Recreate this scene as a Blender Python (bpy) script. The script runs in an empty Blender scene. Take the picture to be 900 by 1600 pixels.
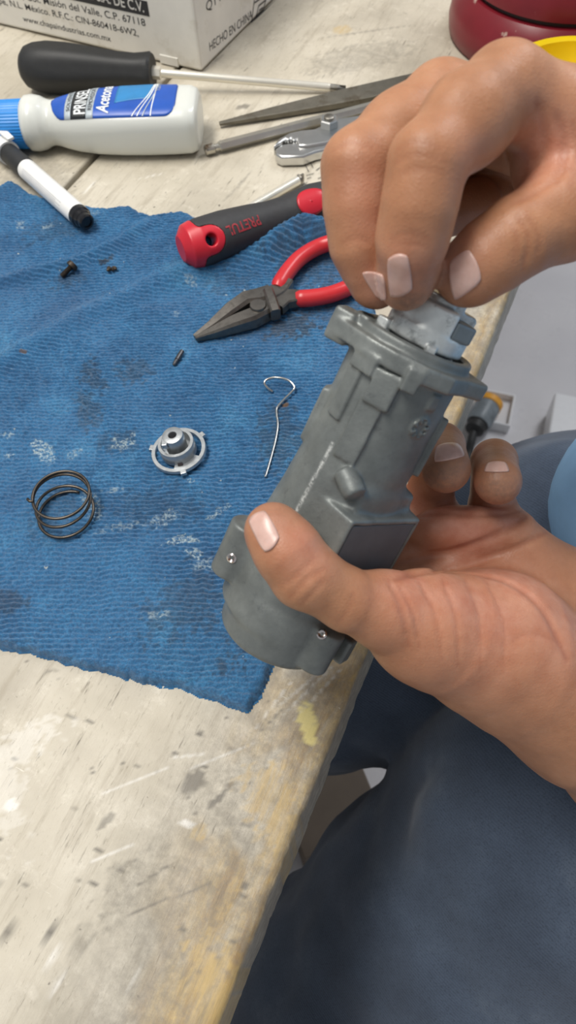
import bpy, bmesh, math, random
import numpy as np
from mathutils import Vector, Matrix

# ------------------------------------------------------------------ camera, world, lights
PITCH = math.radians(58.0); ROLL = math.radians(3.4); FOC = 1155.0; CAMH = 0.30
FWD = np.array([0, math.cos(PITCH), -math.sin(PITCH)])
_u = np.array([0, math.sin(PITCH), math.cos(PITCH)]); _r = np.array([1.0, 0, 0])
RGT = math.cos(ROLL)*_r - math.sin(ROLL)*_u; UPV = math.sin(ROLL)*_r + math.cos(ROLL)*_u; CAM = np.array([0, 0, CAMH])
scene = bpy.context.scene
cd = bpy.data.cameras.new('camera'); cam = bpy.data.objects.new('camera', cd)
scene.collection.objects.link(cam); scene.camera = cam
cam.matrix_world = Matrix([list(RGT)+[0], list(UPV)+[0], list(-FWD)+[0], list(CAM)+[1]]).transposed()
cd.sensor_fit = 'VERTICAL'; cd.sensor_height = 36.0; cd.lens = 36.0*FOC/1600; cd.clip_start = 0.01
cd.dof.use_dof = True; cd.dof.focus_distance = 0.30; cd.dof.aperture_fstop = 17.0
w = bpy.data.worlds.new('room_light'); scene.world = w; w.use_nodes = True
w.node_tree.nodes['Background'].inputs[0].default_value = (0.93, 0.96, 1.0, 1)
w.node_tree.nodes['Background'].inputs[1].default_value = 0.42
def area(name, loc, aim, sx, sy, power, col=(1, 1, 1)):
    l = bpy.data.lights.new(name, 'AREA'); l.shape = 'RECTANGLE'; l.size = sx; l.size_y = sy
    l.energy = power; l.color = col
    o = bpy.data.objects.new(name, l); scene.collection.objects.link(o); o.location = loc
    o.rotation_euler = (Vector(aim) - Vector(loc)).to_track_quat('-Z', 'Y').to_euler()
    return o
area('ceiling_tube_light', (-0.55, 0.35, 1.75), (0, 0.25, 0), 1.2, 0.35, 38, (1, 0.955, 0.885))
area('far_ceiling_tube_light', (1.3, 1.6, 1.75), (0.9, 1.1, -0.7), 0.4, 1.3, 24, (0.95, 0.97, 1))
scene.view_settings.view_transform = 'Standard'; scene.view_settings.look = 'None'
scene.view_settings.exposure = -0.10; scene.view_settings.gamma = 1.0
scene.view_settings.use_curve_mapping = False

# ------------------------------------------------------------------ helpers
def ray(px, py): return FWD + RGT*(px-450)/FOC - UPV*(py-800)/FOC
def G(px, py, z=0.0):                       # where a line of sight meets the level z
    d = ray(px, py); return CAM + d*((z-CAMH)/d[2])
def P(px, py, dep): return CAM + ray(px, py)*dep   # point at a distance along the view axis
def pix(pts):
    v = np.asarray(pts, float) - CAM; z = v@FWD
    return 450 + FOC*(v@RGT)/z, 800 - FOC*(v@UPV)/z, z
def link(o, parent=None):
    scene.collection.objects.link(o)
    if parent is not None:
        o.parent = parent
        o.matrix_parent_inverse = parent.matrix_basis.inverted()
    return o
def tag(o, label=None, cat=None, group=None, kind=None):
    if label: o['label'] = label
    if cat: o['category'] = cat
    if group: o['group'] = group
    if kind: o['kind'] = kind
    return o
def thing(name, loc, label, cat, group=None):
    o = bpy.data.objects.new(name, None); o.empty_display_size = 0.01
    scene.collection.objects.link(o); o.location = loc
    return tag(o, label, cat, group)
def mesh(name, v, f, mat, parent=None, smooth=True, label=None):
    me = bpy.data.meshes.new(name)
    v = np.asarray(v, float)
    if isinstance(f, np.ndarray):
        n = f.shape[1]; me.vertices.add(len(v)); me.vertices.foreach_set('co', v.ravel())
        me.loops.add(f.size); me.loops.foreach_set('vertex_index', f.ravel().astype(np.int32))
        me.polygons.add(len(f)); me.polygons.foreach_set('loop_start', np.arange(0, f.size, n, dtype=np.int32))
        me.update(calc_edges=True)
    else:
        me.from_pydata([tuple(x) for x in v], [], [tuple(x) for x in f])
    me.validate()
    if smooth: me.polygons.foreach_set('use_smooth', np.ones(len(me.polygons), bool))
    if mat: me.materials.append(mat)
    o = bpy.data.objects.new(name, me); link(o, parent)
    if label: o['label'] = label
    return o
def attr(o, name, arr):
    a = o.data.attributes.new(name, 'FLOAT_COLOR', 'POINT')
    c = np.ones((len(arr), 4), np.float32); c[:, :arr.shape[1]] = arr
    a.data.foreach_set('color', c.ravel())
def flat(o, angle=35):
    try: o.data.set_sharp_from_angle(angle=math.radians(angle))
    except Exception: pass
    return o
def bevel(o, wd, seg=2):
    m = o.modifiers.new('bevel', 'BEVEL'); m.width = wd; m.segments = seg; m.limit_method = 'ANGLE'; m.angle_limit = math.radians(40)
    return o
def solid(o, t, off=-1):
    m = o.modifiers.new('solid', 'SOLIDIFY'); m.thickness = t; m.offset = off
    return o
def lin(*c):                               # sRGB 0..255 to linear
    r = []
    for x in c:
        x /= 255; r.append(x/12.92 if x <= 0.04045 else ((x+0.055)/1.055)**2.4)
    return tuple(r)

# ---- shapes returning (verts, faces)
def frame_from(t, up=(0, 0, 1)):
    t = np.asarray(t, float); t = t/np.linalg.norm(t); u = np.asarray(up, float)
    if abs(t@u) > 0.97: u = np.array([1.0, 0, 0])
    a = np.cross(u, t); a /= np.linalg.norm(a); b = np.cross(t, a)
    return a, b, t
def tube(pts, rad, n=12, caps=True, closed=False, sx=1.0, sy=1.0, up=(0, 0, 1)):
    pts = np.asarray(pts, float); m = len(pts)
    rad = np.broadcast_to(np.asarray(rad, float), (m,))
    V = []; F = []
    a_prev = None
    for i in range(m):
        if closed: t = pts[(i+1) % m]-pts[i-1]
        else: t = pts[min(i+1, m-1)]-pts[max(i-1, 0)]
        t = t/np.linalg.norm(t)
        if a_prev is None: a, b, _ = frame_from(t, up)
        else:
            a = a_prev-t*(a_prev@t); a /= np.linalg.norm(a); b = np.cross(t, a)
        a_prev = a
        for k in range(n):
            an = 2*math.pi*k/n
            V.append(pts[i]+rad[i]*(math.cos(an)*a*sx+math.sin(an)*b*sy))
    for i in range(m if closed else m-1):
        j = (i+1) % m
        for k in range(n):
            l = (k+1) % n
            F.append((i*n+k, i*n+l, j*n+l, j*n+k))
    if caps and not closed:
        F.append(tuple(range(n-1, -1, -1))); F.append(tuple((m-1)*n+k for k in range(n)))
    return V, F
def smooth_path(pts, n=8):
    pts = [np.asarray(p, float) for p in pts]; out = []
    for i in range(len(pts)-1):
        p0 = pts[max(i-1, 0)]; p1 = pts[i]; p2 = pts[i+1]; p3 = pts[min(i+2, len(pts)-1)]
        for k in range(n):
            t = k/n
            out.append(0.5*((2*p1)+(-p0+p2)*t+(2*p0-5*p1+4*p2-p3)*t*t+(-p0+3*p1-3*p2+p3)*t**3))
    out.append(pts[-1]); return np.array(out)
def lathe(prof, origin, axis, n=32, up=(0, 0, 1)):      # prof: (distance along axis, radius)
    a, b, t = frame_from(axis, up); V = []; F = []
    o = np.asarray(origin, float)
    for (h, r) in prof:
        for k in range(n):
            an = 2*math.pi*k/n
            V.append(o+t*h+max(r, 1e-5)*(math.cos(an)*a+math.sin(an)*b))
    for i in range(len(prof)-1):
        for k in range(n):
            l = (k+1) % n
            F.append((i*n+k, i*n+l, (i+1)*n+l, (i+1)*n+k))
    F.append(tuple(range(n-1, -1, -1))); F.append(tuple((len(prof)-1)*n+k for k in range(n)))
    return V, F
def prism(poly, h0, h1, fr=None):          # poly in a frame's (u, v), extruded along w between h0 and h1
    o, u, v, wv = fr if fr else (np.zeros(3), np.array([1., 0, 0]), np.array([0, 1., 0]), np.array([0, 0, 1.]))
    n = len(poly)
    V = [o+u*p[0]+v*p[1]+wv*h0 for p in poly]+[o+u*p[0]+v*p[1]+wv*h1 for p in poly]
    F = [tuple(range(n-1, -1, -1)), tuple(range(n, 2*n))]
    F += [(i, (i+1) % n, n+(i+1) % n, n+i) for i in range(n)]
    return V, F
def box(c, hx, hy, hz, a=(1, 0, 0), b=(0, 1, 0), t=(0, 0, 1)):
    c, a, b, t = [np.asarray(q, float) for q in (c, a, b, t)]
    V = [c+a*hx*i+b*hy*j+t*hz*k for i in (-1, 1) for j in (-1, 1) for k in (-1, 1)]
    F = [(0, 1, 3, 2), (4, 6, 7, 5), (0, 4, 5, 1), (2, 3, 7, 6), (0, 2, 6, 4), (1, 5, 7, 3)]
    return V, F
def join(*vf):
    V = []; F = []
    for v, f in vf:
        k = len(V); V += list(v); F += [tuple(i+k for i in q) for q in f]
    return V, F
def fix(o):                                 # consistent outward normals
    bm = bmesh.new(); bm.from_mesh(o.data); bmesh.ops.recalc_face_normals(bm, faces=bm.faces); bm.to_mesh(o.data); bm.free()
    return o
def part(name, vf, mat, parent=None, smooth=True, ang=35, bev=0, label=None):
    o = fix(mesh(name, vf[0], vf[1], mat, parent, smooth, label))
    if smooth: flat(o, ang)
    if bev: bevel(o, bev)
    return o
_fc = {}
def text_flat(s, size=1.0, shear=0.0, bold=0.0, space=1.0):   # filled letters as (verts Nx2, faces), left aligned on the baseline
    cu = bpy.data.curves.new('letters', 'FONT'); cu.body = s; cu.size = size; cu.shear = shear; cu.offset = bold; cu.space_character = space
    cu.resolution_u = 4
    ob = bpy.data.objects.new('letters', cu); scene.collection.objects.link(ob)
    dg = bpy.context.evaluated_depsgraph_get(); me = bpy.data.meshes.new_from_object(ob.evaluated_get(dg))
    v = np.array([p.co[:2] for p in me.vertices]) if len(me.vertices) else np.zeros((0, 2)); f = [tuple(p.vertices) for p in me.polygons]
    bpy.data.objects.remove(ob); bpy.data.curves.remove(cu); bpy.data.meshes.remove(me)
    return v, f

# ---- noise
def _hash(ix, iy, iz, seed):
    h = (ix.astype(np.int64)*374761393+iy.astype(np.int64)*668265263+iz.astype(np.int64)*2147483647+seed*144665) & 0xffffffff
    h = ((h ^ (h >> 13))*1274126177) & 0xffffffff
    return ((h ^ (h >> 16)) & 0xffff)/65535.0
def noise(x, y, z=None, seed=0):
    x = np.asarray(x, float); y = np.asarray(y, float); z = np.zeros_like(x) if z is None else np.asarray(z, float)
    i, j, k = np.floor(x), np.floor(y), np.floor(z); u, v, t = x-i, y-j, z-k
    u, v, t = [q*q*(3-2*q) for q in (u, v, t)]
    r = 0
    for a in (0, 1):
        for b in (0, 1):
            for c in (0, 1):
                wgt = (u if a else 1-u)*(v if b else 1-v)*(t if c else 1-t)
                r = r+wgt*_hash(i+a, j+b, k+c, seed)
    return r
def fbm(x, y, z=None, seed=0, oct=3):
    s = 0; a = 0.5; q = 1
    for o in range(oct):
        s = s+a*noise(x*q, y*q, None if z is None else z*q, seed+o*17); a *= 0.5; q *= 2.03
    return s/(1-0.5**oct)
def sstep(a, b, x):
    t = np.clip((x-a)/(b-a), 0, 1); return t*t*(3-2*t)

# ---- materials
class MatB:
    def __init__(s, name):
        s.m = bpy.data.materials.new(name); s.m.use_nodes = True
        s.nt = s.m.node_tree; s.b = s.nt.nodes['Principled BSDF']
    def n(s, t, **kw):
        x = s.nt.nodes.new(t)
        for k, v in kw.items(): setattr(x, k, v)
        return x
    def l(s, a, b): s.nt.links.new(a, b)
    def coords(s, kind='Object', scale=(1, 1, 1), rot=(0, 0, 0)):
        tc = s.n('ShaderNodeTexCoord'); mp = s.n('ShaderNodeMapping')
        mp.inputs['Scale'].default_value = scale; mp.inputs['Rotation'].default_value = rot
        s.l(tc.outputs[kind], mp.inputs[0]); return mp.outputs[0]
    def noise(s, vec, scale, detail=4, rough=0.6, dist=0.0):
        x = s.n('ShaderNodeTexNoise'); x.inputs['Scale'].default_value = scale; x.inputs['Detail'].default_value = detail
        x.inputs['Roughness'].default_value = rough; x.inputs['Distortion'].default_value = dist
        s.l(vec, x.inputs['Vector']); return x.outputs['Fac']
    def ramp(s, fac, stops):
        x = s.n('ShaderNodeValToRGB'); e = x.color_ramp.elements
        while len(e) < len(stops): e.new(0.5)
        for i, (p, c) in enumerate(stops):
            e[i].position = p; e[i].color = tuple(c)+(1,) if len(c) == 3 else c
        s.l(fac, x.inputs[0]); return x.outputs[0]
    def mix(s, fac, a, b, mode='MIX'):
        x = s.n('ShaderNodeMix', data_type='RGBA', blend_type=mode)
        for sock, v in ((x.inputs[0], fac), (x.inputs[6], a), (x.inputs[7], b)):
            if isinstance(v, (int, float)): sock.default_value = v
            elif isinstance(v, tuple): sock.default_value = tuple(v)+(1,) if len(v) == 3 else v
            else: s.l(v, sock)
        return x.outputs[2]
    def math(s, op, a, b=None):
        x = s.n('ShaderNodeMath', operation=op)
        for sock, v in ((x.inputs[0], a), (x.inputs[1], b)):
            if v is None: continue
            if isinstance(v, (int, float)): sock.default_value = v
            else: s.l(v, sock)
        return x.outputs[0]
    def attr(s, name):
        x = s.n('ShaderNodeAttribute'); x.attribute_name = name; sp = s.n('ShaderNodeSeparateColor'); s.l(x.outputs['Color'], sp.inputs[0])
        return x.outputs['Color'], sp.outputs
    def bump(s, h, strength, dist=0.001):
        x = s.n('ShaderNodeBump'); x.inputs['Strength'].default_value = strength; x.inputs['Distance'].default_value = dist
        s.l(h, x.inputs['Height'])
        if s.b.inputs['Normal'].is_linked: s.l(s.b.inputs['Normal'].links[0].from_socket, x.inputs['Normal'])
        s.l(x.outputs[0], s.b.inputs['Normal']); return s
    def set(s, **kw):
        for k, v in kw.items():
            sock = s.b.inputs[k.replace('_', ' ')]
            if isinstance(v, (int, float)): sock.default_value = v
            elif isinstance(v, tuple): sock.default_value = (tuple(v)+(1,)*4)[:len(sock.default_value)]
            else: s.l(v, sock)
        return s
def simple(name, col, rough=0.5, metal=0.0, var=0.12, scale=120, bump=0.0, bscale=400, dirt=None, dscale=60, dlo=0.55, dhi=0.75, **kw):
    q = MatB(name); v = q.coords()
    dk = tuple(c*(1-var) for c in col); lt = tuple(min(1, c*(1+var)) for c in col)
    c = q.ramp(q.noise(v, scale), [(0.3, dk), (0.7, lt)])
    if dirt:
        c = q.mix(q.ramp(q.noise(v, dscale, 6, 0.7), [(dlo, (0, 0, 0)), (dhi, (1, 1, 1))]), c, dirt)
    q.set(Base_Color=c, Roughness=rough, Metallic=metal, **kw)
    if bump: q.bump(q.noise(v, bscale, 5), bump, 0.0005)
    return q.m
# ------------------------------------------------------------------ floor
FLOORZ = -0.72
q = MatB('glossy_white_floor'); v = q.coords()
q.set(Base_Color=q.ramp(q.noise(v, 3, 5), [(0.3, lin(196, 194, 198)), (0.7, lin(214, 212, 214))]), Roughness=q.ramp(q.noise(v, 9, 3), [(0.3, (.22,)*3), (0.7, (.34,)*3)]))
bm = join(box((0.6, 0.8, FLOORZ-0.02), 3.0, 3.0, 0.02))
tag(part('floor', bm, q.m, smooth=False), kind='structure')
# a far wall that closes the room behind the bench
q = MatB('painted_wall'); v = q.coords(); q.set(Base_Color=q.ramp(q.noise(v, 4, 4), [(0.3, lin(205, 203, 198)), (0.7, lin(216, 214, 208))]), Roughness=0.7)
tag(part('wall_back', box((0.6, 3.82, 0.58), 3.0, 0.02, 1.3), q.m, smooth=False), kind='structure')

# ------------------------------------------------------------------ workbench: three painted planks on legs
E2 = G(568, 1034); BV = G(801, 449)-G(343, 1600); BV /= np.linalg.norm(BV); BU = np.array([BV[1], -BV[0], 0.0])
def bench(u, v, z=0.0): return E2+BU*u+BV*v+np.array([0, 0, z])
def uv_of(p): d = np.asarray(p, float)-E2; return d@BU, d@BV
JOINT = uv_of(G(120, 272))[0]; THK = 0.048
def blob(X, Y, cx, cy, rx, ry, ang=0.0, seed=0, rough=0.6):   # ragged spot, 0..1
    c, s = math.cos(ang), math.sin(ang); dx, dy = X-cx, Y-cy
    a, b = (dx*c+dy*s)/rx, (-dx*s+dy*c)/ry
    r = np.sqrt(a*a+b*b)+rough*(fbm(X*420, Y*420, seed=seed, oct=4)-0.5)*1.9
    return 1-sstep(0.72, 1.0, r)
def streak(X, Y, p, q, wd, seed=0):
    p, q = np.asarray(p[:2]), np.asarray(q[:2]); d = q-p; L = np.linalg.norm(d); d = d/L
    t = np.clip(((X-p[0])*d[0]+(Y-p[1])*d[1])/L, 0, 1); ex, ey = X-p[0]-d[0]*t*L, Y-p[1]-d[1]*t*L
    r = np.sqrt(ex*ex+ey*ey)/(wd*(0.35+0.65*np.sin(math.pi*np.clip(t, 0.03, 0.97))))
    return (1-sstep(0.4, 1.0, r))*(0.68+0.32*sstep(0.35, 0.6, fbm(X*600, Y*600, seed=seed)))
q = MatB('worn_painted_wood'); gv = q.coords('Object', (1, 0.10, 1)); iv = q.coords()
base = q.ramp(q.noise(iv, 9, 5, 0.6), [(0.28, lin(164, 156, 141)), (0.5, lin(193, 185, 168)), (0.72, lin(212, 205, 190))])
base = q.mix(q.ramp(q.noise(gv, 160, 6, 0.7), [(0.34, (.40,)*3), (0.48, (0,)*3)]), base, lin(142, 131, 112))
base = q.mix(q.ramp(q.noise(gv, 420, 4, 0.7), [(0.30, (.8,)*3), (0.37, (0,)*3)]), base, lin(104, 97, 84))
base = q.mix(q.ramp(q.noise(iv, 70, 6, 0.75), [(0.55, (0,)*3), (0.70, (.5,)*3)]), base, lin(224, 217, 202))
base = q.mix(q.ramp(q.noise(iv, 230, 2, 0.5), [(0.73, (0,)*3), (0.78, (.8,)*3)]), base, lin(92, 86, 76))
_, st = q.attr('stain')
och = q.ramp(q.noise(gv, 90, 7, 0.75), [(0.40, lin(150, 118, 66)), (0.62, lin(206, 178, 118))])
wear = q.math('MULTIPLY', st[1], q.ramp(q.noise(q.coords('Object', (1, 0.35, 1)), 75, 7, 0.75, 0.6), [(0.32, (0.18,)*3), (0.56, (1,)*3)]))
base = q.mix(wear, base, och)
gr = q.math('MULTIPLY', st[3] if len(st) > 3 else st[0], 1.0)
base = q.mix(q.math('MULTIPLY', st[0], 0.85), base, lin(72, 68, 62))
base = q.mix(q.math('MULTIPLY', st[2], 0.9), base, lin(232, 229, 222))
base = q.mix(q.ramp(q.noise(q.coords('Object', (1, .3, 1)), 620, 4, .75), [(.58, (0,)*3), (.70, (.42,)*3)]), base, lin(126, 116, 98))
_, s2 = q.attr('stain_more')
base = q.mix(q.math('MULTIPLY', s2[0], q.ramp(q.noise(iv, 160, 6, 0.8), [(0.34, (.15,)*3), (0.6, (.75,)*3)])), base, lin(118, 112, 102))   # worn grey bare wood
base = q.mix(q.math('MULTIPLY', s2[1], q.ramp(q.noise(gv, 260, 6, 0.75), [(0.38, (.1,)*3), (0.6, (.8,)*3)])), base, lin(190, 162, 104))
base = q.mix(q.math('MULTIPLY', s2[2], 0.8), base, lin(228, 214, 140))
q.set(Base_Color=base, Roughness=q.ramp(q.noise(iv, 40, 4), [(0.3, (.42,)*3), (0.7, (.62,)*3)]))
scr = q.ramp(q.noise(q.coords('Object', (.12, 1, 1), (0, 0, .5)), 420, 3, .6), [(.70, (0,)*3), (.73, (.55,)*3)]); base = q.mix(q.math('MULTIPLY', scr, q.ramp(q.noise(iv, 25, 3), [(.45, (0,)*3), (.6, (1,)*3)])), base, lin(230, 225, 212)); q.set(Base_Color=base)
scr2 = q.ramp(q.noise(q.coords('Object', (1, .10, 1), (0, 0, .12)), 700, 3, .7), [(.66, (0,)*3), (.70, (.6,)*3)]); base = q.mix(q.math('MULTIPLY', scr2, q.ramp(q.noise(iv, 18, 4), [(.46, (0,)*3), (.62, (1,)*3)])), base, lin(112, 104, 90)); q.set(Base_Color=base)
q.bump(q.noise(gv, 300, 6, 0.7), 0.5, 0.0006); q.bump(q.noise(iv, 120, 5, 0.7), 0.25, 0.0008)
BENCHM = q.m
wb = thing('workbench', bench(-0.45, 0.4), 'beige painted plank workbench with a worn ochre front edge', 'workbench')
def plank(u0, u1, v0=-0.42, v1=1.25, step=0.0013, front=False, coarse=False):
    st_ = 0.012 if coarse else step
    r = 0.004 if front else 0.0015; nu = int((u1-u0-2*r)/st_); fine = not coarse
    prof = []                                            # (u, z) across the top, rounded at both long edges, then down and back
    prof += [(u0, -THK), (u0, -r)] + [(u0+r-r*math.cos(a), -r+r*math.sin(a)) for a in np.linspace(0.3, math.pi/2, 4)]
    prof += [(u0+r+(u1-u0-2*r)*i/nu, 0.0) for i in range(1, nu)]
    prof += [(u1-r+r*math.sin(a), -r+r*math.cos(a)) for a in np.linspace(0, math.pi/2-0.3, 4)] + [(u1, -r)] + [(u1, -THK*f) for f in (0.3, 0.5, 0.75, 1.0)]
    prof = np.array(prof); vs = np.concatenate([np.arange(v0, -.13, .006), np.arange(-.13, .12, .0013), np.arange(.12, .60, .003), np.arange(.60, v1+.006, .006)]) if fine else np.arange(v0, v1, .012)
    U, Vv = np.meshgrid(prof[:, 0], vs); Z = np.broadcast_to(prof[:, 1], U.shape).copy(); U = U.copy()
    if front:
        w_ = sstep(-0.012, 0, U-u1); chip = fbm(Vv*150, Z*120, seed=4, oct=4)
        U -= w_*np.maximum(0, chip-0.5)*0.0022; Z -= w_*np.maximum(0, fbm(Vv*120, U*120, seed=9)-0.5)*0.0022*(Z > -0.006)
    Z += (Z > -0.001)*(fbm(U*60, Vv*12, seed=3)-0.5)*0.0009
    W = E2+U[..., None]*BU+Vv[..., None]*BV+np.array([0, 0, 1.0])*Z[..., None]
    X, Y = W[..., 0].ravel(), W[..., 1].ravel(); Uf, Vf, Zf = U.ravel(), Vv.ravel(), Z.ravel()
    n, m = U.shape; idx = np.arange(n*m).reshape(n, m)
    F = np.stack([idx[:-1, :-1].ravel(), idx[:-1, 1:].ravel(), idx[1:, 1:].ravel(), idx[1:, :-1].ravel()], 1)
    st = np.zeros((n*m, 3)); s2 = np.zeros((n*m, 3))
    if not coarse:
        if front:
            ed = Uf-u1
            st[:, 1] = np.maximum(sstep(-0.018, -0.006, ed+0.020*(fbm(Vf*70, Uf*70, seed=6, oct=5)-0.5)),
                                  sstep(-0.05, -0.008, ed)*sstep(0.46, 0.60, fbm(Vf*30+3, Uf*55, seed=8, oct=5))*(Vf < 0.03))
            st[:, 1] *= sstep(-.0045, -.0015, Zf)
            s2[:, 0] = sstep(-0.075, -0.02, ed)*0.9*(Vf < 0.5)
        def K(p): return G(*p)
        def spot(arr, ch, p, rx, ry, ang=0.0, seed=1, amt=1.0, rough=0.6):
            c = K(p); arr[:, ch] = np.maximum(arr[:, ch], amt*blob(X, Y, c[0], c[1], rx, ry, ang, seed, rough))
        def line(arr, ch, p, q_, wd, seed=1, amt=1.0): arr[:, ch] = np.maximum(arr[:, ch], amt*streak(X, Y, K(p), K(q_), wd, seed))
        spot(st, 0, (303, 1221), .007, .004, .9, 2, .8); spot(st, 0, (345, 1243), .008, .0012, .75, 3, .9)
        spot(st, 0, (166, 1282), .0040, .0018, .8, 4, .6); spot(st, 0, (134, 1464), .0014, .0017, 0, 5, 1); spot(st, 0, (14, 1455), .0016, .0016, 0, 6, .8)
        c_ = K((131, 1465)); r_ = np.hypot((X-c_[0])*1.05, Y-c_[1]); st[:, 0] = np.maximum(st[:, 0], .75*np.exp(-((r_-.0040)/.0005)**2)*(.4+.6*fbm(X*700, Y*700, seed=7))); spot(s2, 0, (131, 1465), .0042, .0042, 0, 7, .6); spot(st, 0, (382, 1385), .0012, .0016, 0, 8, .9); spot(s2, 1, (312, 1300), .004, .003, .6, 9, 1)
        spot(st, 2, (293, 1288), .0034, .0018, -.2, 10, 1, .25); spot(s2, 1, (415, 1235), .010, .012, 0, 21, .8, 1.2); spot(s2, 2, (482, 1132), .004, .010, .1, 12, .9)
        spot(s2, 1, (335, 1545), .012, .014, .5, 22, .9, 1.2); spot(s2, 1, (435, 1300), .008, .02, .3, 23, .8, 1.2)
        for k_, (p, q_) in enumerate([((85, 1113), (148, 1130)), ((205, 1390), (275, 1345)), ((170, 1440), (330, 1380)), ((410, 1140), (450, 1100)), ((240, 1560), (300, 1530)), ((60, 1040), (90, 1050))]):
            line(st, 0, p, q_, .0006, 30+k_, .85)
        for k_, (p, q_) in enumerate([((398, 1140), (455, 1065)), ((440, 1120), (520, 1040)), ((430, 1108), (510, 1042)), ((455, 1130), (530, 1048)), ((140, 1348), (215, 1318)), ((160, 1240), (260, 1200)), ((265, 1185), (320, 1178)), ((50, 1500), (130, 1490)), ((60, 1540), (120, 1535)), ((200, 1540), (235, 1500)), ((215, 280), (268, 268)), ((125, 310), (150, 280)), ((300, 1200), (420, 1150))]):
            line(st, 2, p, q_, .0007, 50+k_, .8)
        for k_, (p, q_) in enumerate([((395, 266), (350, 315)), ((330, 100), (350, 85)), ((345, 22), (362, 5)), ((500, 60), (640, 40))]): line(s2, 0, p, q_, .0016, 80+k_, 1)
        spot(s2, 1, (535, 47), .0085, .0075, 0, 91, .9, .25); spot(st, 0, (381, 167), .006, .003, .2, 92, .75)
        spot(s2, 0, (450, 1052), .016, .010, .2, 93, .9); spot(st, 2, (12, 1225), .007, .022, .3, 94, .32, 1.2); spot(st, 2, (30, 1170), .02, .007, .5, 95, .4, 1.3); spot(st, 2, (18, 1258), .003, .003, 0, 89, .9, .3)
        spot(s2, 0, (230, 1390), .02, .014, .6, 96, .8); spot(s2, 0, (560, 90), .05, .02, .3, 97, .6); spot(s2, 0, (60, 290), .03, .03, .3, 98, .5); spot(s2, 0, (40, 240), .03, .03, .3, 99, .5)
        for k_, (p, q_) in enumerate([] and [((478, 262), (482, 268)), ((487, 256), (489, 262)), ((480, 276), (490, 272)), ((494, 268), (499, 262)), ((498, 280), (505, 276)), ((502, 262), (507, 258))]): line(st, 0, p, q_, .0010, 110+k_, 1)
        rng = random.Random(5)
        for k_ in range(70):
            p = (rng.uniform(-20, 470), rng.uniform(1030, 1600)); a_ = rng.uniform(.3, 1.0)
            spot(st, 0, p, rng.uniform(.0006, .0014), rng.uniform(.0008, .0022), 1.2, 130+k_, a_, .4)
    o = mesh('plank', W.reshape(-1, 3), F, BENCHM, wb)
    # own axes along the bench, so that the grain follows the boards
    M = Matrix([list(BU)+[0], list(BV)+[0], [0, 0, 1, 0], list(E2)+[1]]).transposed()
    o.data.transform(M.inverted()); o.matrix_parent_inverse = Matrix(); o.parent = None; o.matrix_world = M; o.parent = wb; o.matrix_parent_inverse = wb.matrix_basis.inverted()
    attr(o, 'stain', st); attr(o, 'stain_more', s2); flat(o, 50)
    return o
plank(JOINT+0.0013, 0.0, front=True); plank(JOINT-0.285, JOINT-0.0013); plank(JOINT-0.572, JOINT-0.288, coarse=True)
lm = simple('bare_timber', lin(150, 128, 96), 0.65, bump=0.3, scale=20)
for (u, v) in ((-0.12, 1.1), (-0.78, 1.1), (-0.78, -0.35), (-0.3, -0.38)):
    part('leg', box(bench(u, v, (FLOORZ-THK)/2), 0.035, 0.035, (-FLOORZ-THK)/2, BU, BV), lm, wb, smooth=False, bev=0.002)
for v in (1.1, -0.36): part('crossbeam', box(bench(-0.45, v, -THK-0.0351), 0.29, 0.02, 0.035, BU, BV), lm, wb, smooth=False, bev=0.002)

# ------------------------------------------------------------------ blue terry towel
TOW = [(-45, 300), (0, 298), (22, 290), (60, 312), (110, 325), (160, 335), (205, 329), (240, 345), (288, 336), (350, 372), (420, 376), (470, 372), (510, 376), (545, 420), (580, 470), (600, 520), (560, 640), (520, 800), (470, 930), (440, 1005), (415, 1065), (390, 1117), (340, 1096), (290, 1076), (215, 1065), (150, 1049), (100, 1041), (50, 1023), (0, 1016), (-60, 1005)]
tpoly = np.array([G(*p)[:2] for p in TOW])
def poly_sd(X, Y, poly):                    # signed distance, negative inside
    d = np.full(X.shape, 1e9); ins = np.zeros(X.shape, bool); n = len(poly)
    for i in range(n):
        a, b = poly[i], poly[(i+1) % n]; e = b-a; wx, wy = X-a[0], Y-a[1]
        t = np.clip((wx*e[0]+wy*e[1])/(e@e), 0, 1); d = np.minimum(d, (wx-e[0]*t)**2+(wy-e[1]*t)**2)
        c = ((a[1] <= Y) & (b[1] > Y)) | ((b[1] <= Y) & (a[1] > Y))
        with np.errstate(divide='ignore', invalid='ignore'):
            ins ^= c & (X < (b[0]-a[0])*(Y-a[1])/(b[1]-a[1])+a[0])
    return np.where(ins, -1, 1)*np.sqrt(d)
def seg_d(X, Y, pts):
    d = np.full(X.shape, 1e9); tt = np.zeros(X.shape); n = len(pts)-1
    for i in range(n):
        a, b = pts[i], pts[i+1]; e = b-a; wx, wy = X-a[0], Y-a[1]
        t = np.clip((wx*e[0]+wy*e[1])/(e@e), 0, 1); dd = (wx-e[0]*t)**2+(wy-e[1]*t)**2
        tt = np.where(dd < d, (i+t)/n, tt); d = np.minimum(d, dd)
    return np.sqrt(d), tt
RID = [([(-60, 470), (60, 440), (130, 424), (190, 395), (250, 352)], .0050, .0045, 1), ([(-60, 630), (40, 560), (140, 500), (230, 462), (330, 425)], .0045, .007, 2)]
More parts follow.
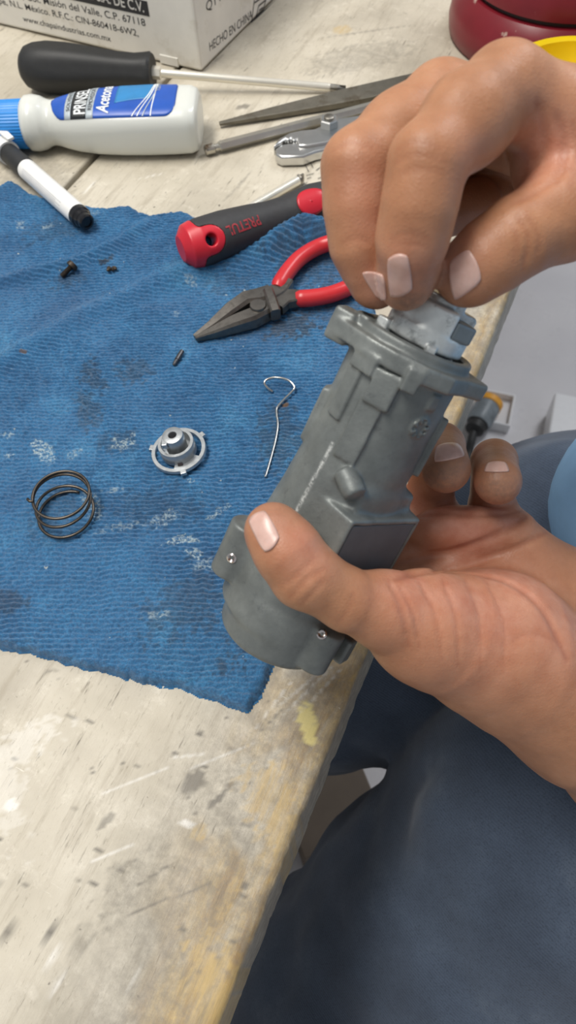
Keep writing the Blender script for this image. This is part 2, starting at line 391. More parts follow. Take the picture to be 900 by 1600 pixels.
def towel_h(X, Y, fine=True):
    h = 0.0036+0.0022*(fbm(X*30, Y*30, seed=21)-0.35)
    for pts, hh, wd, s in RID:
        d, t = seg_d(X, Y, np.array([G(*p)[:2] for p in pts])); h = h+hh*np.exp(-(d/wd)**2)*np.clip(np.minimum(t*8, (1-t)*6), 0, 1)**0.5
    d, t = seg_d(X, Y, np.array([G(*p)[:2] for p in [(285, 445), (355, 428), (420, 405), (474, 383), (520, 392)]]))
    h = h+0.0165*np.exp(-(d/.0078)**2)*(0.18+0.82*sstep(0.05, 0.72, t))
    if fine:
        wv = 0.0012*(fbm(X*45, Y*45, seed=31)-0.5)*3.5
        ph = (Y+0.06*X+wv*0.6)/0.00235*2*math.pi + 2.2*(fbm(X*90, Y*60, seed=33)-0.5) + 2.6*(noise(X*330, Y*150, seed=37)-0.5)
        rb = 0.5+0.5*np.sin(ph); amp = 0.45+0.55*sstep(0.35, 0.6, fbm(X*25, Y*25, seed=34))
        h = h+0.0014*amp*rb**0.7*(.7+.6*noise(X*420, Y*300, seed=38))+0.0009*(noise(X*900, Y*700, seed=35)-0.5)+0.0006*(noise(X*1700, Y*1700, seed=36)-0.5)
    for k_, (p, rx, ry, ang) in enumerate([((214, 592), .006, .004, 0), ((140, 645), .003, .009, .3), ((152, 600), .003, .006, .3), ((300, 698), .005, .003, .4)]):
        c_ = G(*p); h = h+.0016*blob(X, Y, c_[0], c_[1], rx, ry, ang, 300+k_, 1.0)*noise(X*800, Y*800, seed=39)
    return h
x0, y0 = tpoly.min(0)-0.004; x1, y1 = tpoly.max(0)+0.004; stp = 0.0008
xs = np.arange(x0, x1, stp); ys = np.arange(y0, y1, 0.00052); X, Y = np.meshgrid(xs, ys)
sd = poly_sd(X, Y, tpoly)+0.0022*(fbm(X*260, Y*260, seed=41)-0.5)+0.004*(fbm(X*50, Y*50, seed=42)-0.5)
keep = sd < stp*0.8
edge = sstep(0, 0.003, -sd)
Hh = towel_h(X, Y)*np.sqrt(np.clip(edge, 0, 1))+0.0008
Hh = np.where(sd > -stp*0.8, 0.0002, Hh)
idx = -np.ones(X.shape, int); idx[keep] = np.arange(keep.sum())
quad = keep[:-1, :-1] & keep[1:, :-1] & keep[:-1, 1:] & keep[1:, 1:]
F = np.stack([idx[:-1, :-1][quad], idx[:-1, 1:][quad], idx[1:, 1:][quad], idx[1:, :-1][quad]], 1)
xv, yv = X[keep], Y[keep]
tst = np.zeros((len(xv), 3))
def tspot(ch, p, rx, ry, ang, seed, amt, rough=0.9):
    c = G(*p); tst[:, ch] = np.maximum(tst[:, ch], amt*blob(xv, yv, c[0], c[1], rx*1.15, ry*1.15, ang, seed, rough*1.25))
for k_, a_ in enumerate([((455, 520), .013, .009, .2, .8), ((480, 420), .02, .02, .2, .5), ((150, 600), .006, .012, .3, .55), ((215, 590), .009, .008, 0, .5), ((140, 650), .006, .012, .3, .5), ((110, 450), .01, .006, .2, .5), ((172, 420), .0035, .0025, .4, .95),
                         ((440, 690), .010, .02, 0, .5), ((190, 700), .01, .006, 0, .4), ((300, 950), .02, .014, .6, .45), ((390, 980), .006, .016, -.3, .6), ((90, 370), .02, .01, .4, .35), ((360, 450), .014, .008, .4, .35), ((250, 800), .02, .01, 0, .3), ((350, 1050), .004, .003, 0, .6), ((20, 950), .008, .006, 0, .5), ((540, 500), .012, .02, 0, .5), ((90, 810), .01, .012, 0, .3)]):
    tspot(0, a_[0], a_[1], a_[2], a_[3], 200+k_, a_[4])
for k_, a_ in enumerate([((70, 710), .0075, .0035, -.9, 1), ((78, 722), .004, .003, -.8, 1), ((195, 702), .005, .0035, .6, .9), ((150, 800), .004, .008, .4, .7), ((288, 853), .0065, .0022, .1, 1), ((262, 818), .007, .003, .5, .7), ((308, 874), .0035, .0025, -.6, .9), ((18, 722), .0022, .0014, 0, 1), ((298, 762), .0018, .0016, 0, 1), ((120, 720), .003, .003, 0, .6),
                         ((150, 345), .003, .002, .2, .6), ((80, 365), .003, .002, .3, .8), ((35, 360), .003, .004, .3, .6), ((345, 808), .006, .0012, .6, .8), ((330, 888), .006, .0025, .3, .6), ((205, 830), .012, .002, .2, .5), ((280, 500), .002, .002, 0, .5), ((182, 776), .004, .002, 0, .6), ((20, 690), .003, .002, 0, .7), ((300, 455), .003, .003, 0, .5), ((250, 970), .005, .002, 0, .5), ((430, 965), .003, .006, 0, .4)]):
    tspot(1, a_[0], a_[1], a_[2], a_[3], 240+k_, a_[4])
tspot(2, (447, 643), .0016, .0014, 0, 281, 1, .5); tspot(2, (45, 566), .0018, .0012, 0, 282, .8, .5)
q = MatB('blue_terry'); v = q.coords()
c = q.ramp(q.noise(v, 28, 5, 0.65), [(0.3, lin(36, 98, 146)), (0.55, lin(50, 124, 175)), (0.75, lin(76, 152, 198))])
c = q.mix(q.ramp(q.noise(v, 900, 3, 0.7), [(0.42, (.5,)*3), (0.6, (0,)*3)]), c, lin(22, 62, 104))
c = q.mix(q.ramp(q.noise(v, 1500, 2, 0.7), [(0.62, (0,)*3), (0.74, (.5,)*3)]), c, lin(120, 165, 205))
_, s_ = q.attr('stain')
c = q.mix(q.math('MULTIPLY', s_[0], q.ramp(q.noise(v, 400, 4, .7), [(.3, (.6,)*3), (.6, (1,)*3)])), c, lin(44, 54, 68))
c = q.mix(q.math('MULTIPLY', s_[1], q.ramp(q.noise(v, 700, 3, .7), [(.46, (.04,)*3), (.60, (.95,)*3)])), c, lin(186, 204, 208))
c = q.mix(q.ramp(q.noise(v, 330, 2, .5), [(.755, (0,)*3), (.775, (.8,)*3)]), c, lin(190, 200, 200))
c = q.mix(s_[2], c, lin(110, 88, 72))
q.set(Base_Color=c, Roughness=0.95, Sheen_Weight=0.25, Sheen_Roughness=0.5); q.bump(q.noise(v, 1400, 4, 0.8), 0.8, 0.0012)
tow = mesh('shop_towel', np.stack([xv, yv, Hh[keep]], 1), F, q.m); attr(tow, 'stain', tst)
tag(tow, 'blue ribbed terry cloth towel with paint stains spread on the bench', 'towel')
def on_towel(px, py, lift=0.0):             # the resting height of small things on the cloth
    p = G(px, py)
    for _ in range(4): p = G(px, py, float(towel_h(np.array([p[0]]), np.array([p[1]]), False)[0])+0.0018+lift)
    return p
# ------------------------------------------------------------------ signed distance fields, for cast and living shapes
def smin(a, b, k):
    h = np.maximum(k-np.abs(a-b), 0)/k; return np.minimum(a, b)-h*h*k*0.25
def s_cone(p, a, b, ra, rb):               # tapered capsule
    a = np.asarray(a, float); b = np.asarray(b, float)
    ba = b-a; L = np.linalg.norm(ba); ba = ba/L; pa = p-a
    t = pa@ba; sn = (ra-rb)/L; cs = math.sqrt(max(1e-6, 1-sn*sn))
    r = np.sqrt(np.maximum((pa*pa).sum(-1)-t*t, 0))
    tt = np.clip((t+r*sn/cs)/L, 0, 1) if abs(sn) < .999 else np.clip(t/L, 0, 1)
    return np.sqrt((t-tt*L)**2+r*r)-(ra+(rb-ra)*tt)
def s_ell(p, c, rad, R=None):
    q_ = p-np.asarray(c, float)
    if R is not None: q_ = q_@np.asarray(R, float).T
    rad = np.asarray(rad, float); k0 = np.sqrt(((q_/rad)**2).sum(-1)); k1 = np.sqrt(((q_/rad**2)**2).sum(-1))
    return k0*(k0-1)/np.maximum(k1, 1e-9)
def s_box(p, c, h, R=None, r=0.0):
    q_ = p-np.asarray(c, float)
    if R is not None: q_ = q_@np.asarray(R, float).T
    d = np.abs(q_)-(np.asarray(h, float)-r)
    return np.sqrt((np.maximum(d, 0)**2).sum(-1))+np.minimum(d.max(-1), 0)-r
def s_cyl(p, c, ax, r, h, rd=0.0):         # capped cylinder, h = half length
    q_ = p-np.asarray(c, float); ax = np.asarray(ax, float); ax = ax/np.linalg.norm(ax); t = q_@ax
    rr = np.sqrt(np.maximum((q_*q_).sum(-1)-t*t, 0)); dx = rr-(r-rd); dy = np.abs(t)-(h-rd)
    return np.sqrt(np.maximum(dx, 0)**2+np.maximum(dy, 0)**2)+np.minimum(np.maximum(dx, dy), 0)-rd
def s_poly(x, y, w, poly, w0, w1, rd=0.0): # polygon prism, w between w0 and w1
    d2 = poly_sd(x, y, np.asarray(poly, float))+rd; dw = np.maximum(w0-w, w-w1)+rd
    return np.sqrt(np.maximum(d2, 0)**2+np.maximum(dw, 0)**2)+np.minimum(np.maximum(d2, dw), 0)-rd
class Field:
    def __init__(s, lo, hi, h):
        s.lo = np.array(lo, float); s.h = h; s.n = np.ceil((np.array(hi)-s.lo)/h).astype(int)+1
        s.d = np.full(s.n, 1.0, np.float32)
    def win(s, lo, hi):
        a = np.clip(np.floor((np.array(lo)-s.lo)/s.h).astype(int), 0, s.n-1); b = np.clip(np.ceil((np.array(hi)-s.lo)/s.h).astype(int)+1, 1, s.n)
        sl = tuple(slice(a[i], max(a[i]+1, b[i])) for i in range(3))
        ax = [s.lo[i]+s.h*np.arange(sl[i].start, sl[i].stop) for i in range(3)]
        return sl, np.stack(np.meshgrid(*ax, indexing='ij'), -1)
    def add(s, fn, lo, hi, k=0.001):
        sl, p = s.win(np.array(lo)-k-2*s.h, np.array(hi)+k+2*s.h); s.d[sl] = smin(s.d[sl], fn(p), k)
    def cut(s, fn, lo, hi, k=0.0005):
        sl, p = s.win(np.array(lo)-k-2*s.h, np.array(hi)+k+2*s.h); s.d[sl] = -smin(-s.d[sl], fn(p), k)
    def mod(s, fn, lo, hi):                 # add a displacement
        sl, p = s.win(lo, hi); s.d[sl] = s.d[sl]+fn(p)
    def sample(s, p):
        q_ = np.clip((np.asarray(p, float)-s.lo)/s.h, 0, s.n-1.001); i = q_.astype(int); f = q_-i; r = 0
        for a in (0, 1):
            for b in (0, 1):
                for c in (0, 1):
                    wg = (f[..., 0] if a else 1-f[..., 0])*(f[..., 1] if b else 1-f[..., 1])*(f[..., 2] if c else 1-f[..., 2])
                    r = r+wg*s.d[i[..., 0]+a, i[..., 1]+b, i[..., 2]+c]
        return r
    def grad(s, p):
        e = s.h; g = np.stack([s.sample(p+np.eye(3)[i]*e)-s.sample(p-np.eye(3)[i]*e) for i in range(3)], -1)
        return g/np.maximum(np.linalg.norm(g, axis=-1, keepdims=True), 1e-9)
    def hit(s, o, d, tmax, n=500):          # first surface along rays, refined
        o = np.atleast_2d(o).astype(float); d = np.atleast_2d(d).astype(float); d = d/np.linalg.norm(d, axis=1, keepdims=True)
        o = np.broadcast_to(o, d.shape); ts = np.linspace(0, tmax, n); res = np.full(len(d), np.nan); hi = s.lo+s.h*(s.n-1)
        for i, t in enumerate(ts):
            p = o+d*t; ins = ((p > s.lo) & (p < hi)).all(1); v = np.where(ins, s.sample(p), 1.0)
            new = np.isnan(res) & (v < 0); res[new] = t
        a = res-tmax/(n-1); b = res.copy(); ok = ~np.isnan(res); a[~ok] = 0; b[~ok] = 0
        for _ in range(12):
            m = (a+b)/2; v = s.sample(o+d*m[:, None]); a = np.where(v < 0, a, m); b = np.where(v < 0, m, b)
        return o+d*b[:, None], ok
    def polygonize(s):                      # surface nets
        d = s.d; n = s.n; neg = d < 0
        cnt = sum(neg[a:n[0]-1+a, b:n[1]-1+b, c:n[2]-1+c].astype(np.int8) for a in (0, 1) for b in (0, 1) for c in (0, 1))
        act = (cnt > 0) & (cnt < 8); ci = np.argwhere(act); idx = -np.ones(act.shape, int); idx[act] = np.arange(len(ci))
        acc = np.zeros((len(ci), 3)); num = np.zeros(len(ci))
        crn = [(a, b, c) for a in (0, 1) for b in (0, 1) for c in (0, 1)]
        for i, p in enumerate(crn):
            for j, q_ in enumerate(crn):
                if j > i and sum(abs(p[k]-q_[k]) for k in range(3)) == 1:
                    v0 = d[ci[:, 0]+p[0], ci[:, 1]+p[1], ci[:, 2]+p[2]].astype(float); v1 = d[ci[:, 0]+q_[0], ci[:, 1]+q_[1], ci[:, 2]+q_[2]].astype(float)
                    m = (v0 < 0) != (v1 < 0); t = np.where(m, v0/np.where(m, v0-v1, 1), 0)
                    pt = np.array(p)+(np.array(q_)-np.array(p))*t[:, None]; acc += pt*m[:, None]; num += m
        V = s.lo+s.h*(ci+acc/num[:, None]); Fs = []
        for ax in range(3):
            u, v = (ax+1) % 3, (ax+2) % 3
            sl0 = [slice(1, n[k]-1) for k in range(3)]; sl1 = list(sl0); sl0[ax] = slice(0, n[ax]-1); sl1[ax] = slice(1, n[ax])
            e = np.argwhere(neg[tuple(sl0)] != neg[tuple(sl1)])
            if not len(e): continue
            off = np.ones(3, int); off[ax] = 0; e = e+off; flip = neg[e[:, 0], e[:, 1], e[:, 2]]
            def at(du, dv):
                c = e.copy(); c[:, u] -= du; c[:, v] -= dv; return idx[c[:, 0], c[:, 1], c[:, 2]]
            qd = np.stack([at(1, 1), at(0, 1), at(0, 0), at(1, 0)], 1); qd[~flip] = qd[~flip][:, ::-1]; Fs.append(qd)
        return V, np.concatenate(Fs)
def bb(*pts, r=0.0):
    a = np.array([p for p in pts], float); return a.min(0)-r, a.max(0)+r

# ------------------------------------------------------------------ things on the bench
def face_uv(px, py, o, u, v):               # coordinates on a plane through o spanned by u, v
    d = ray(px, py); A = np.stack([u, v, -d], 1); s = np.linalg.solve(A, CAM-o); return s[0], s[1]
def lettering(name, s, o, u, v, nrm, p0, p1, capx, mat, parent, shear=0.0, bold=0.0, lift=0.00015):
    a = np.array(face_uv(*p0, o, u, v)); b = np.array(face_uv(*p1, o, u, v)); tv, tf = text_flat(s, 1.0, shear, bold)
    W = tv[:, 0].max(); d = b-a; L = np.linalg.norm(d); d = d/L; e = np.array([-d[1], d[0]]); sx = L/W; sy = capx/0.69
    pts = [o+u*(a+d*x*sx+e*y*sy)[0]+v*(a+d*x*sx+e*y*sy)[1]+nrm*lift for x, y in tv]
    return fix(mesh(name, pts, tf, mat, parent, False))
def flatbar(pts, hw, hh, up=(0, 0, 1), ch=0.25):   # chamfered flat bar along a path
    V = []; F = []; m = len(pts); pts = np.asarray(pts, float)
    for i in range(m):
        t = pts[min(i+1, m-1)]-pts[max(i-1, 0)]; a, b, t = frame_from(t, up); w_, h_ = hw[i], hh[i]; c = ch*min(w_, h_)
        for (x, y) in ((w_, h_-c), (w_-c, h_), (-w_+c, h_), (-w_, h_-c), (-w_, -h_+c), (-w_+c, -h_), (w_-c, -h_), (w_, -h_+c)): V.append(pts[i]+a*x+b*y)
    for i in range(m-1):
        for k in range(8): F.append((i*8+k, i*8+(k+1) % 8, (i+1)*8+(k+1) % 8, (i+1)*8+k))
    F += [tuple(range(7, -1, -1)), tuple((m-1)*8+k for k in range(8))]
    return V, F
Zv = np.array([0, 0, 1.0])

strokes_ = None
# cardboard box
card = simple('white_carton', lin(226, 223, 215), 0.75, var=0.05, scale=40, bump=0.15, bscale=60, dirt=lin(190, 182, 164), dscale=18)
ink = simple('black_print', lin(48, 48, 50), 0.7, var=0.2, scale=900); paper = simple('white_print', lin(222, 220, 214), 0.7, var=0.03)
c0 = G(315, 112, .0015); ul = c0-G(0, 38, .0015); ul /= np.linalg.norm(ul); ur = np.array([-ul[1], ul[0], 0.0]); nl = np.array([ul[1], -ul[0], 0.0])
bx = thing('cardboard_box', c0, 'white cardboard shipping box with black printing on its sides', 'box')
BW, BD, BHt = 0.34, 0.24, 0.16
part('carton', box(c0-ul*BW/2+ur*BD/2+Zv*BHt/2, BW/2, BD/2, BHt/2, ul, ur), card, bx, smooth=False, bev=0.002)
part('bottom_flap', box(c0-ul*0.028+nl*0.0006+Zv*0.003, 0.008, 0.0006, 0.003, ul, ur), card, bx, smooth=False)
for s, p0, p1, cap in (('www.chapaindustrias.com.mx', (37, 33), (174, 65), .0042), ('Guadalupe, N.L. México. R.F.C.: CIN-860418-6W2,', (-40, -4), (217, 57), .0046), ('Juárez #31, Col. Misión del Valle, C.P. 67118', (-22, -14), (228, 41), .0050)):
    lettering('printed_line', s, c0, ul, Zv, nl, p0, p1, cap, ink, bx, bold=0.004)
a = np.array(face_uv(234, 26, c0, ul, Zv)); b = np.array(face_uv(229, 2, c0, ul, Zv)); hb = b[1]-a[1]
part('printed_strip', box(c0+ul*(a[0]-0.10)+Zv*(a[1]+hb/2)+nl*0.0001, 0.10, 0.0001, abs(hb)/2, ul, nl), ink, bx, smooth=False)
lettering('strip_lettering', 'INDUSTRIAS S.A. DE C.V.', c0, ul, Zv, nl, (70, -20), (226, 19), 0.0068, paper, bx, bold=0.012, lift=0.0004)
nr = -ul*-1.0
lettering('printed_line', 'HECHO EN CHINA', c0, ur, Zv, nr, (327, 81), (394, 28), .0062, ink, bx)
lettering('printed_line', 'QTY.:', c0, ur, Zv, nr, (322, 19), (352, -5), .0062, ink, bx)
def strokes(name, lines, wd, o, u, v, nrm, mat, parent):   # printed line art on a plane
    parts_ = []
    for l_ in lines:
        pts = [o+u*p[0]+v*p[1]+nrm*0.0002 for p in (np.array(face_uv(*q_, o, u, v)) for q_ in l_)]
        for i in range(len(pts)-1):
            d = pts[i+1]-pts[i]; L = np.linalg.norm(d); d = d/L; e = np.cross(nrm, d)
            parts_.append(([pts[i]-d*wd/2-e*wd/2, pts[i+1]+d*wd/2-e*wd/2, pts[i+1]+d*wd/2+e*wd/2, pts[i]-d*wd/2+e*wd/2], [(0, 1, 2, 3)]))
    return fix(mesh(name, *join(*parts_), mat, parent, False))
strokes('handling_symbol', [[(400, 26), (404, 9), (415, 0), (411, 16), (404, 23), (400, 26)], [(405, 16), (410, 12)], [(398, 4), (440, -26)], [(397, 1), (393, 34)], [(393, 34), (436, -4)]], .0011, c0, ur, Zv, nr, ink, bx)

# black handled screwdriver
blk = simple('black_rubber', lin(36, 37, 38), 0.55, var=0.15, scale=200, bump=0.12, bscale=900)
chrome = simple('bright_steel', lin(236, 231, 218), 0.26, 0.55, var=0.04, scale=60)
steel = simple('dull_steel', lin(150, 146, 138), 0.42, 1.0, var=0.2, scale=90, bump=0.1, bscale=300, dirt=lin(88, 72, 52), dscale=80, dlo=.58, dhi=.8)
h0, h1, tip = G(33, 104, .0165), G(239, 113, .0145), G(541, 139, .0030)
sd_ = thing('screwdriver', h0, 'black handled cross-point screwdriver with a long bright shaft beside the carton', 'screwdriver')
L = np.linalg.norm(h1-h0); ax = (h1-h0)/L
prof = [(0, .004), (.0015, .0095), (.005, .0135), (.011, .0158), (.02, .0166), (.035, .0162), (.055, .0142), (.072, .0122), (.086, .0115), (L-.006, .0122), (L-.002, .0128), (L, .0118)]
V, F = lathe(prof, h0, ax, 48)
V = [np.asarray(p) for p in V]; 
for i in range(len(prof)):
    for k in range(48):
        cc = h0+ax*prof[i][0]; wv = 1+0.035*math.cos(6*2*math.pi*k/48)*(1 if 3 < i < 11 else 0); V[i*48+k] = cc+(V[i*48+k]-cc)*wv
part('handle', (V, F), blk, sd_)
part('collar', lathe([(0, .0045), (.006, .0045), (.007, .003)], h1-ax*.0005, tip-h1, 6), chrome, sd_, ang=20)
dt = (tip-h1)/np.linalg.norm(tip-h1); Ls = np.linalg.norm(tip-h1)
part('shaft', tube([h1-dt*.002, h1+dt*(Ls-.014), h1+dt*(Ls-.012)], [.0029, .0029, .0026], 16), chrome, sd_)
tv = [lathe([(0, .0026), (.006, .0024), (.012, .0008), (.0125, .0003)], h1+dt*(Ls-.0125), dt, 12)]
A_, B_, _ = frame_from(dt)
tv += [box(h1+dt*(Ls-.006)+d_*.0012, .0055, .0012, .0004, dt, d_, np.cross(dt, d_)) for d_ in (A_, -A_, B_, -B_)]
part('cross_tip', join(*tv), steel, sd_, smooth=False)

# acetone bottle lying on its side
b0, b1 = G(-3, 194, .0165), G(314, 186, .0165)
BL = np.linalg.norm(b1-b0); ba = (b1-b0)/BL; bw = np.cross(Zv, ba); bw /= np.linalg.norm(bw)
bot = thing('acetone_bottle', b0, 'translucent white plastic acetone bottle with blue cap lying on its side', 'bottle')
ST = [(.135, .0120, .0120, 2), (.140, .0150, .0150, 2), (.158, .0172, .0172, 2), (.19, .0176, .0176, 2), (.225, .0166, .0166, 2), (.252, .0148, .0146, 2), (.275, .0142, .0138, 2), (.30, .0150, .0140, 2.1), (.34, .0172, .0148, 2.3), (.40, .0196, .0156, 2.6), (.50, .0218, .0162, 3.0), (.62, .0230, .0165, 3.2), (.75, .0233, .0166, 3.3), (.88, .0230, .0166, 3.3), (.955, .0226, .0164, 3.2), (.985, .0210, .0152, 3), (.998, .0180, .0125, 2.6), (1.0, .0120, .008, 2.4)]
STa = np.array(ST)
def b_sec(s): return [np.interp(s, STa[:, 0], STa[:, i]) for i in (1, 2, 3)]
def b_pt(s, t, off=0.0):                    # point of the upper surface, t across in -1..1
    hw, hh, n = b_sec(s); t = np.clip(t, -.999, .999)
    return b0+ba*BL*s+bw*(hw+off)*t+Zv*((hh+off)*(1-abs(t)**n)**(1/n))
V = []; nn = 48; ss = []
for i in range(len(ST)-1): ss += list(np.linspace(ST[i][0], ST[i+1][0], 4)[:-1])
ss.append(1.0)
for s in ss:
    hw, hh, n = b_sec(s)
    for k in range(nn):
        an = 2*math.pi*k/nn; cx, sx = math.cos(an), math.sin(an)
        V.append(b0+ba*BL*s+bw*hw*math.copysign(abs(cx)**(2/n), cx)+Zv*hh*math.copysign(abs(sx)**(2/n), sx))
F = [(i*nn+k, i*nn+(k+1) % nn, (i+1)*nn+(k+1) % nn, (i+1)*nn+k) for i in range(len(ss)-1) for k in range(nn)]+[tuple(range(nn)), tuple((len(ss)-1)*nn+k for k in range(nn))]
q = MatB('milky_plastic'); q.set(Base_Color=lin(216, 218, 212), Roughness=0.28, Subsurface_Weight=0.5, Subsurface_Radius=(.01, .01, .01), Subsurface_Scale=0.6, Coat_Weight=0.2)
part('body', (V, F), q.m, bot, ang=60)
capm = simple('blue_cap_plastic', lin(44, 138, 218), 0.4, var=0.05)
V = []; prof = [(0, .0105), (.001, .0135), (.003, .0148), (.02, .0152), (.0206, .0150)]; nc = 96
for h_, r_ in prof:
    for k in range(nc):
        an = 2*math.pi*k/nc; rr = r_*(1+(0.018 if (k % 2 and h_ > .0015) else 0)); V.append(b0+ba*h_+bw*rr*math.cos(an)+Zv*(rr*math.sin(an)-.0004))
F = [(i*nc+k, i*nc+(k+1) % nc, (i+1)*nc+(k+1) % nc, (i+1)*nc+k) for i in range(len(prof)-1) for k in range(nc)]+[tuple(range(nc)), tuple((len(prof)-1)*nc+k for k in range(nc))]
part('cap', (V, F), capm, bot, ang=25, label='ribbed bright blue cap')
blue = simple('label_blue', lin(30, 84, 178), 0.35, var=0.12, scale=60); teal = simple('label_teal', lin(44, 128, 186), 0.35, var=0.1, scale=80)
lgrey = simple('label_grey', lin(176, 186, 192), 0.35, var=0.15, scale=300); lwhite = simple('label_white', lin(232, 236, 238), 0.35, var=0.02)
lblack = simple('label_black', lin(34, 38, 42), 0.35, var=0.1)
def lab(name, s0, s1, lo, hi, off, mat, n=24, m=16):   # patch on the upper surface; lo(s), hi(s) bound it across
    V = []; F = []
    for i in range(n+1):
        s = s0+(s1-s0)*i/n
        for j in range(m+1): V.append(b_pt(s, lo(s)+(hi(s)-lo(s))*j/m, off))
    F = [(i*(m+1)+j, i*(m+1)+j+1, (i+1)*(m+1)+j+1, (i+1)*(m+1)+j) for i in range(n) for j in range(m)]
    return solid(fix(mesh(name, V, F, mat, bot)), 0.00012, 0)
def X2S(x): return (x+3)/317.0
S0, S1 = X2S(90), X2S(282)
def elo(s):
    e = 1.0
    if s < S0+.06: e = math.sqrt(max(0, 1-((S0+.06-s)/.06)**2))
    if s > S1-.05: e = 0.55+0.45*math.sqrt(max(0, 1-((s-S1+.05)/.05)**2))
    return e
lo = lambda s: -0.82*elo(s); hi = lambda s: 0.93*elo(s)
lab('label', S0+.0006, S1, lo, hi, .00015, blue, 48, 20)
lab('label_band', X2S(114), X2S(124), lo, hi, .0003, lgrey, 4); lab('label_band', X2S(124), X2S(148), lo, hi, .0003, lblack, 6); lab('label_band', X2S(148), X2S(159), lo, hi, .0003, lgrey, 4)
lab('label_panel', X2S(190), X2S(244), lambda s: -0.35+0.2*math.sin((s-.6)*9), lambda s: 0.93, .0003, teal, 12)
for k_, (sa, sb) in enumerate(((218, 246), (226, 248), (234, 252), (246, 250))):
    V = []; 
    for j in range(25):
        t = -0.80+1.7*j/24; s = X2S(sa+(sb-sa)*(1-(1-j/24)**2.2)); hwid = .0022+.0012*j/24
        V += [b_pt(s-hwid, t, .0005), b_pt(s+hwid, t, .0005)]
    mesh('label_swoosh', V, [(2*j, 2*j+1, 2*j+3, 2*j+2) for j in range(24)], lwhite if k_ != 2 else lgrey, bot)
def b_text(s, sbase, t0, t1, cap, mat, shear=0.0, bold=0.0):     # runs across the bottle, tops towards the cap
    tv, tf = text_flat(s, 1.0, shear, bold); W = tv[:, 0].max()
    return fix(mesh('label_lettering', [b_pt(sbase-cap*y/.69/BL, t0+(t1-t0)*x/W, .0006) for x, y in tv], tf, mat, bot, False))
b_text('PRINSEL', X2S(147), -0.72, 0.55, .0078, lwhite, 0, .015); b_text('Acetona', X2S(182), -0.70, 0.62, .0078, lwhite, .25, .02)
b_text('SOLVENTE', X2S(122.5), -0.6, 0.5, .0024, lblack); b_text('REMOVEDOR', X2S(157), -0.6, 0.5, .0028, lblack); b_text('125 ml', X2S(256), 0.2, 0.75, .0028, lgrey)

# whiteboard marker
wplast = simple('white_plastic', lin(232, 232, 230), 0.3, var=0.02); bplast = simple('glossy_black_plastic', lin(20, 20, 24), 0.22, var=0.1)
m0, m1 = G(-42, 190, .0085), G(149, 359, .0130); ML = np.linalg.norm(m1-m0); ma = (m1-m0)/ML
def ms(px, py, z=.0105): return float((G(px, py, z)-m0)@ma)
mk = thing('marker_pen', m0, 'white marker pen with black end plug lying half on the towel', 'marker')
s1_, s2_, s3_ = ms(11, 240), ms(41, 265), ms(126, 340)
part('cap', lathe([(0, .004), (.001, .0066), (.004, .0074), (s1_-.004, .0078), (s1_, .0078), (s1_, .0066)], m0, ma, 40), wplast, mk, ang=30)
cs = m0+ma*(s1_-.012); up_ = np.cross(ma, np.cross(Zv, ma)); sdv = np.cross(ma, up_)
part('clip', flatbar([m0+ma*.002+up_*.0082+sdv*-.003, cs+up_*.0098+sdv*-.004, m0+ma*(s1_+.001)+up_*.0086+sdv*-.0045], [.0022, .0026, .0022], [.0008, .001, .0008], up_), wplast, mk, ang=30)
part('grip', lathe([(s1_-.004, .0062), (s1_+.001, .0066), (s2_-.002, .0068), (s2_, .0066)], m0, ma, 40), blk, mk, ang=30)
part('barrel', lathe([(s2_-.001, .0060), (s2_, .0064), (s2_+.001, .0066), (s3_-.001, .0066), (s3_, .0064)], m0, ma, 48), wplast, mk, ang=30)
part('end_plug', lathe([(s3_-.001, .0066), (s3_, .0067), (s3_+.003, .0066), (s3_+.004, .0058), (s3_+.0062, .0054), (s3_+.0066, .0050), (s3_+.0095, .0050), (s3_+.0105, .0042), (s3_+.0106, .003), (s3_+.0096, .0028)], m0, ma, 40), bplast, mk, ang=25)
pg_ = simple('grey_print', lin(170, 172, 178), 0.5)
nrm_c = -(ray(80, 300)-ma*(ray(80, 300)@ma)); nrm_c /= np.linalg.norm(nrm_c); sid = np.cross(ma, nrm_c)
if sid[2] > 0: sid = -sid
for k_ in range(5):
    an = 0.25+0.16*k_; V = []
    for da in (-.022, .022):
        for s in (s2_+.006, s3_-.012-.006*(k_ % 2)): V.append(m0+ma*s+(nrm_c*math.cos(an+da)+sid*math.sin(an+da))*.00668)
    mesh('fine_print', V, [(0, 1, 3, 2)], pg_, mk, False)

# black and red handled driver
red = simple('red_plastic', lin(196, 34, 50), 0.35, var=0.06, scale=60); dgrey = simple('charcoal_grip', lin(48, 48, 50), 0.6, var=0.12, scale=300, bump=0.12, bscale=1200)
pa, pb = G(283, 389, .0190), G(540, 306, .0145); PL = np.linalg.norm(pb-pa); pax = (pb-pa)/PL; pw = np.cross(Zv, pax); pw /= np.linalg.norm(pw); pn = np.cross(pax, pw)
def ploc(p): d_ = p-pa; return d_@pax, d_@pw, d_@pn
pr = [(0.0, .0075), (.004, .0125), (.012, .0142), (.028, .0142), (.045, .0128), (.058, .0113), (.068, .0112), (.080, .0126), (.088, .0134), (.098, .0125), (.104, .0105), (.108, .007)]
pr = np.array(pr)
def s_handle(p):
    s, x, y = ploc(p); r = np.interp(s, pr[:, 0], pr[:, 1]); d_ = (np.sqrt(x*x+(y*1.05)**2)-r)*0.9
    return np.maximum(np.maximum(d_, -s-.0), s-.108)
def s_region(p):
    q_ = p-hp_; h_ = q_@hn_; lobe = np.sqrt(np.maximum((q_*q_).sum(-1)-h_*h_, 0))-.0082
    return smin(ploc(p)[0]-.0095, np.maximum(lobe, -.014-h_), .006)
def s_hole(p):
    q_ = p-hp_; h_ = q_@hn_; return np.sqrt(np.maximum((q_*q_).sum(-1)-h_*h_, 0))-.0034
